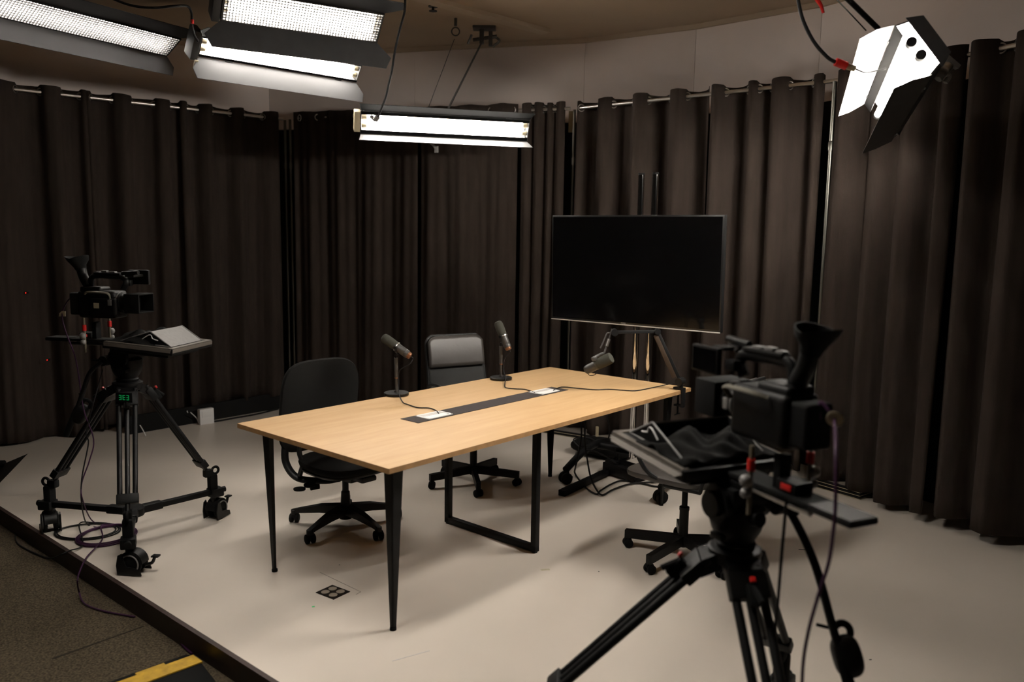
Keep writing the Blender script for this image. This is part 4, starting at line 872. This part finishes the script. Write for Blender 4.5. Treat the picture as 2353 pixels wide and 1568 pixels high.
    zf = K @ frame((-.135, 0, .165), (0, 1, 0), (-.35, 0, 1)); mb = MB(); mb.lathe([(.026, 0), (.030, .018), (.050, .040), (.056, .060), (.052, .060), (.046, .042), (.024, .022), (0, .02)], zf, 28)
    t_ = mb.bm
    for v in t_.verts:
        l = zf.inverted() @ v.co
        if l.z > .03: l.z += .55 * max(0, -l.y if False else (l.y)) ; l.x *= 1.0; v.co = zf @ l
    sub(mb, 'eyecup', m_rub, vf, vc)
    mb = MB(); mb.tube([K @ V(p) for p in ((.07, side * .065, .02), (.075, side * .085, .05), (.03, side * .095, .058), (-.04, side * .09, .056), (-.07, side * .065, .045))], .008, 8, flat=(1, .5)); mb.build('hand_strap', mat('strap_%s' % bz, (.11, .10, .075), .7), vc)
    if side < 0:
        mb = MB(); mb.box((.0, side * .0785, -.012), (.030, .003, .028), K, .001); mb.build('sticker', m_cream, vc)
    return Fr, K, P
T1 = (-2.0, 4.15)
Fr1, K1, P1_ = rig(T1, [(-2.50, 4.24, 2.2), (-1.83, 3.73, -.1), (-1.70, 4.49, 1.3)], .86, -.17, -1, 'standing on the left of the stage',
    handle=(-1, [(-.05, -.12, .12), (-.12, -.125, .06), (-.165, -.125, -.04), (-.20, -.125, -.12), (-.225, -.125, -.17)]))
T2 = (.632, 2.17)
Fr2, K2, P2_ = rig(T2, [(.06, 2.23, 2.6), (.925, 2.56, 1.0), (.66, 1.60, -.6)], .79, math.radians(114), 1, 'in the right foreground, nearest the viewer',
    handle=(-1, [(-.05, -.12, .12), (-.09, -.13, .08), (-.16, -.14, -.02), (-.22, -.15, -.16), (-.26, -.16, -.26)]), tilt=-.06)
# green tally label on the left tripod
p = aty(285, 914, T1[1] - .155); mb = MB(); d_ = V((-.1, -1, 0)).normalized(); Fg = frame(p, (1, -.1, 0), d_)
lb = thing('tripod_label', 'small black label with three green characters on the front of the left tripod', 'label', p, world=True)
MB().box((0, 0, -.002), (.085, .05, .004), Fg, .001).build('plate', m_black, lb)
mb = MB()
for k in (-1, 0, 1):
    for dy in (-.011, 0, .011): mb.box((k * .020, -dy, .001), (.013, .004, .001), Fg)
    mb.box((k * .020 + (.005 if k else -.005), 0, .001), (.004, .026, .001), Fg)
mb.build('green_characters', m_green, lb)
# cream tags and cables on the cameras
def gz(u, v, z=.006): return onz(u, v, z)
q = K1 @ V((-.17, 0, .0)); tg = aty(143, 722, q.y)
mb = MB(); mb.hull([tg + V((x, y, z)) for x, z in ((-.018, -.012), (.016, -.012), (.018, .014), (0, .016), (-.014, .004)) for y in (-.002, .002)]); o = mb.build('cable_tag', m_cream, off=tg); tag(o, 'cream paper tag on the cable behind the left camera', 'tag')
cable([q, q + V((-.04, 0, .01)), tg, aty(150, 760, 4.15), aty(175, 830, 4.1), aty(192, 940, 4.05), aty(215, 1010, 4.0), aty(205, 1060, 3.95), aty(188, 1110, 3.9), aty(190, 1150, 3.85), gz(215, 1200, .02), gz(262, 1205)], .0034, 'purple-black camera cable running down from the left camera to the floor coil', m_purple)
cable([aty(236, 850, 4.1), aty(200, 985, 4.0), aty(203, 1020, 3.98), aty(188, 1100, 3.9), aty(188, 1160, 3.85), gz(200, 1205, .02), gz(230, 1213)], .0034, 'black camera cable hanging beside the purple one at the left tripod')
# coils on floor
def coil(cu, cv, ru, rv, turns, r, label, m, tail):
    c0 = onz(cu, cv, r); pts = []
    for k in range(turns * 14 + 1):
        a = 2 * PI * k / 14 + 2.2; j = k / 14
        pts.append(c0 + V(((ru + .008 * math.sin(j * 2.3)) * math.cos(a) + .006 * math.sin(3 * j), (rv + .008 * math.cos(j * 1.7)) * math.sin(a), r * .9 * j * .6)))
    pts += tail; return cable(pts, r, label, m, n=6)
coil(245, 1232, .135, .15, 6, .0038, 'coiled purple cable on the floor under the left tripod', m_purple, [gz(235, 1240, .02), gz(200, 1280, .012), gz(184, 1312, .02), gz(178, 1335, .02), gz(182, 1362, -.06), gz(195, 1388, -.08), gz(240, 1405, -.083), gz(310, 1418, -.083)])
coil(200, 1222, .16, .12, 3, .0038, 'coiled black cable on the floor left of the purple coil', m_cable, [gz(190, 1252, .01), gz(160, 1266, .01), gz(140, 1275, .008), gz(120, 1283, -.07), gz(100, 1280, -.082), gz(60, 1262, -.083), gz(38, 1245, -.083), gz(36, 1220, -.083)])
cable([gz(410, 1452, -.06), gz(415, 1475, -.08), gz(428, 1492, -.084), gz(442, 1503, -.084)], .005, 'short purple cable on the carpet beside the yellow cable ramp', m_purple)
# right rig cables
q = K2 @ V((-.18, 0, .01)); tg = aty(1917, 963, q.y - .03)
mb = MB(); mb.pillow(.044, .034, .006, frame(tg, (1, 0, -.4), (0, -1, .1)), .9, .8, bend=8, nu=20, nv=8); o = mb.build('cable_tag', m_cream, off=tg); tag(o, 'cream tag on the cable behind the foreground camera', 'tag')
cable([q, aty(1885, 925, q.y), aty(1905, 945, q.y - .02), tg, aty(1921, 1040, 1.75), aty(1920, 1150, 1.72), aty(1916, 1210, 1.72), aty(1905, 1290, 1.72), aty(1880, 1370, 1.74), aty(1858, 1450, 1.76), aty(1845, 1530, 1.78), aty(1842, 1640, 1.8)], .0042, 'purple-black cable hanging in a long curve behind the foreground camera', m_purple)
cable([aty(1808, 1140, 1.95), aty(1803, 1200, 1.95), aty(1795, 1290, 1.95), aty(1788, 1380, 1.95), aty(1782, 1440, 1.97), aty(1780, 1520, 2.0)], .0042, 'straight dark cable hanging down between the pan handle and legs of the foreground tripod')

# ------------------------------------------------------------------ odds and ends
# floor outlet box
pc = onz(765, 1362); xa = (onz(803, 1360) - onz(765, 1378)).normalized()
fb = thing('floor_outlet', 'black-framed floor outlet with four round sockets in front of the table', 'floor outlet', (pc.x, pc.y, 0), math.atan2(xa.y, xa.x))
s_ = (onz(803, 1360) - onz(765, 1378)).length; s2 = (onz(765, 1378) - onz(727, 1361)).length
MB().box((0, 0, .0015), (s_, s2, .003)).build('frame', mat('outlet_dark', (.016, .012, .010), .9, spec=.05), fb)
for ix in (-1, 1):
    for iy in (-1, 1): MB().lathe([(0, .003), (s_ * .19, .003), (s_ * .19, .0045), (s_ * .15, .0045), (s_ * .14, .0035), (0, .0035)], M4.Translation((ix * s_ * .22, iy * s2 * .22, 0)), 24).build('socket', mat('socket_tan', (.30, .26, .21), .8, spec=.1), fb)
a, b, c = onz(735, 1316), onz(829, 1361), onz(818, 1367)
mb = MB(); mb.tube([a + V((0, 0, .0003)), b + V((0, 0, .0003))], .0012, 4, sub=1); mb.tube([b + V((0, 0, .0003)), c + V((0, 0, .0003))], .0012, 4, sub=1)
o = mb.build('trim_5', m_seam); tag(o, 'thin hatch seam in the stage floor', kind='structure')
def mark(u, v, w, h, rot, m, name, label, cat):
    p = onz(u, v); mb = MB(); mb.box((0, 0, .0008), (w, h, .0016), M4.Rotation(rot, 4, 'Z'), .0003); o = mb.build(name, m, off=(0, 0, 0)); o.location = p; tag(o, label, cat)
mark(1843, 1264, .036, .007, -.1, m_black, 'tape_mark', 'short strip of black tape on the floor right of the foreground tripod', 'tape')
mark(720, 1395, .012, .008, .3, m_green, 'tape_mark', 'tiny green tape dot on the floor near the floor outlet', 'tape')
mark(1253, 1310, .045, .016, .2, m_cream, 'floor_scuff', 'faint cream scuff on the floor in front of the centre frame', 'scuff')
mark(945, 1508, .16, .003, .55, m_white, 'floor_scuff', 'long thin white scratch on the floor near the bottom edge', 'scuff')
mark(2000, 1517, .010, .004, .2, m_dgrey, 'floor_speck', 'small dark speck on the floor at lower right', 'speck')
mark(780, 1299, .006, .005, .2, m_dgrey, 'floor_speck', 'small dark speck on the floor behind the floor outlet', 'speck')
mark(1376, 1314, .006, .005, .2, m_dgrey, 'floor_speck', 'small dark speck on the floor left of the hidden chair base', 'speck')
# yellow and black cable ramp on the carpet
Z = -.09; e0 = onz(443, 1505, Z + .03); e1 = onz(290, 1560, Z + .03); d_ = (e1 - e0).normalized(); ps = V((-d_.y, d_.x, 0))
if ps.y > 0: ps = -ps
rp = thing('cable_ramp', 'black rubber cable ramp with a yellow lid on the carpet by the stage', 'cable ramp', (e0.x, e0.y, Z), world=True)
e0 = e0 + V((0, 0, 0)); G = frame((e0.x, e0.y, Z), d_, (0, 0, 1)); sy = 1 if (G.to_3x3() @ V((0, 1, 0))).dot(ps) > 0 else -1
Gx = G.to_3x3()
mb = MB(); mb.hull([G @ V((x, sy * y, z)) for x in (0, 1.1) for y, z in ((-.075, 0), (0, .026), (.075, .026), (.205, 0))]); mb.build('ramp_body', m_rub, rp, smooth=False)
poly = [(-.005, .078), (1.1, .078)] + [(1.1, -.012)]
x = 1.0; st_ = []
pts = [(-.005, .0 - .004)]
xx = -.005; step = 0
yl = [(-.005, .078), (1.1, .078), (1.1, 0)]
xs = [1.1]; cur = 1.1; edge = []
for k in range(10, -1, -1):
    x0 = k * .11; y0 = -.016 if k % 2 else .002; edge += [(x0 + .11, y0), (x0, y0)]
edge = [(min(x_, 1.1), y_) for x_, y_ in edge]
mb = MB(); mb.prism([(x_, sy * y_) for x_, y_ in ([(-.005, .078), (1.1, .078)] + [e__ for e__ in edge if e__[0] <= 1.1])], .008, G, .0225); mb.build('lid', m_yellow, rp, smooth=False)
# folded black lamp flap on the floor at the left edge
A_ = onz(62, 1046, .12); q0 = onz(-30, 1140, .02)
fl_ = thing('floor_light', 'black floor lamp with a pointed barn door, cut off at the left edge', 'floor lamp', (q0.x - .15, q0.y, 0), world=True)
dep = q0.y + .1
p1 = aty(64, 1043, dep); p2 = aty(-60, 1172, dep); p3 = aty(-60, 1095, dep + .25)
mb = MB(); mb.hull([p1, p2, p3, p1 + V((0, .004, 0)), p2 + V((0, .004, 0)), p3 + V((0, .004, 0))]); mb.build('barn_door', m_dgrey, fl_, smooth=False)
p4 = aty(-70, 1100, dep + .15); mb = MB(); mb.box(V((p4.x - .06, p4.y, max(.16, p4.z))), (.22, .2, .2), bev=.02); mb.cyl((p4.x - .06, p4.y, 0), (p4.x - .06, p4.y, .1), .06, .03); mb.build('lamp_body', m_black, fl_)
p5 = aty(2, 1066, dep + .1); mb = MB(); mb.cyl(p5 + V((-.06, 0, -.004)), p5 + V((.022, 0, .0)), .022); mb.tube([p5 + V((-.05, 0, 0)), V((p4.x - .02, p4.y, p4.z + .02))], .012, 8, sub=1); mb.build('knob', m_rub, fl_)

# ------------------------------------------------------------------ world and view
for r_ in ROOTS:
    if '_o' in r_: del r_['_o']
w = bpy.data.worlds.new('world'); sc.world = w; w.use_nodes = True
w.node_tree.nodes['Background'].inputs[0].default_value = (.9, .85, .8, 1); w.node_tree.nodes['Background'].inputs[1].default_value = .01
sc.view_settings.view_transform = 'Standard'; sc.view_settings.look = 'None'; sc.view_settings.gamma = 1; sc.view_settings.use_curve_mapping = False
sc.view_settings.exposure = 0
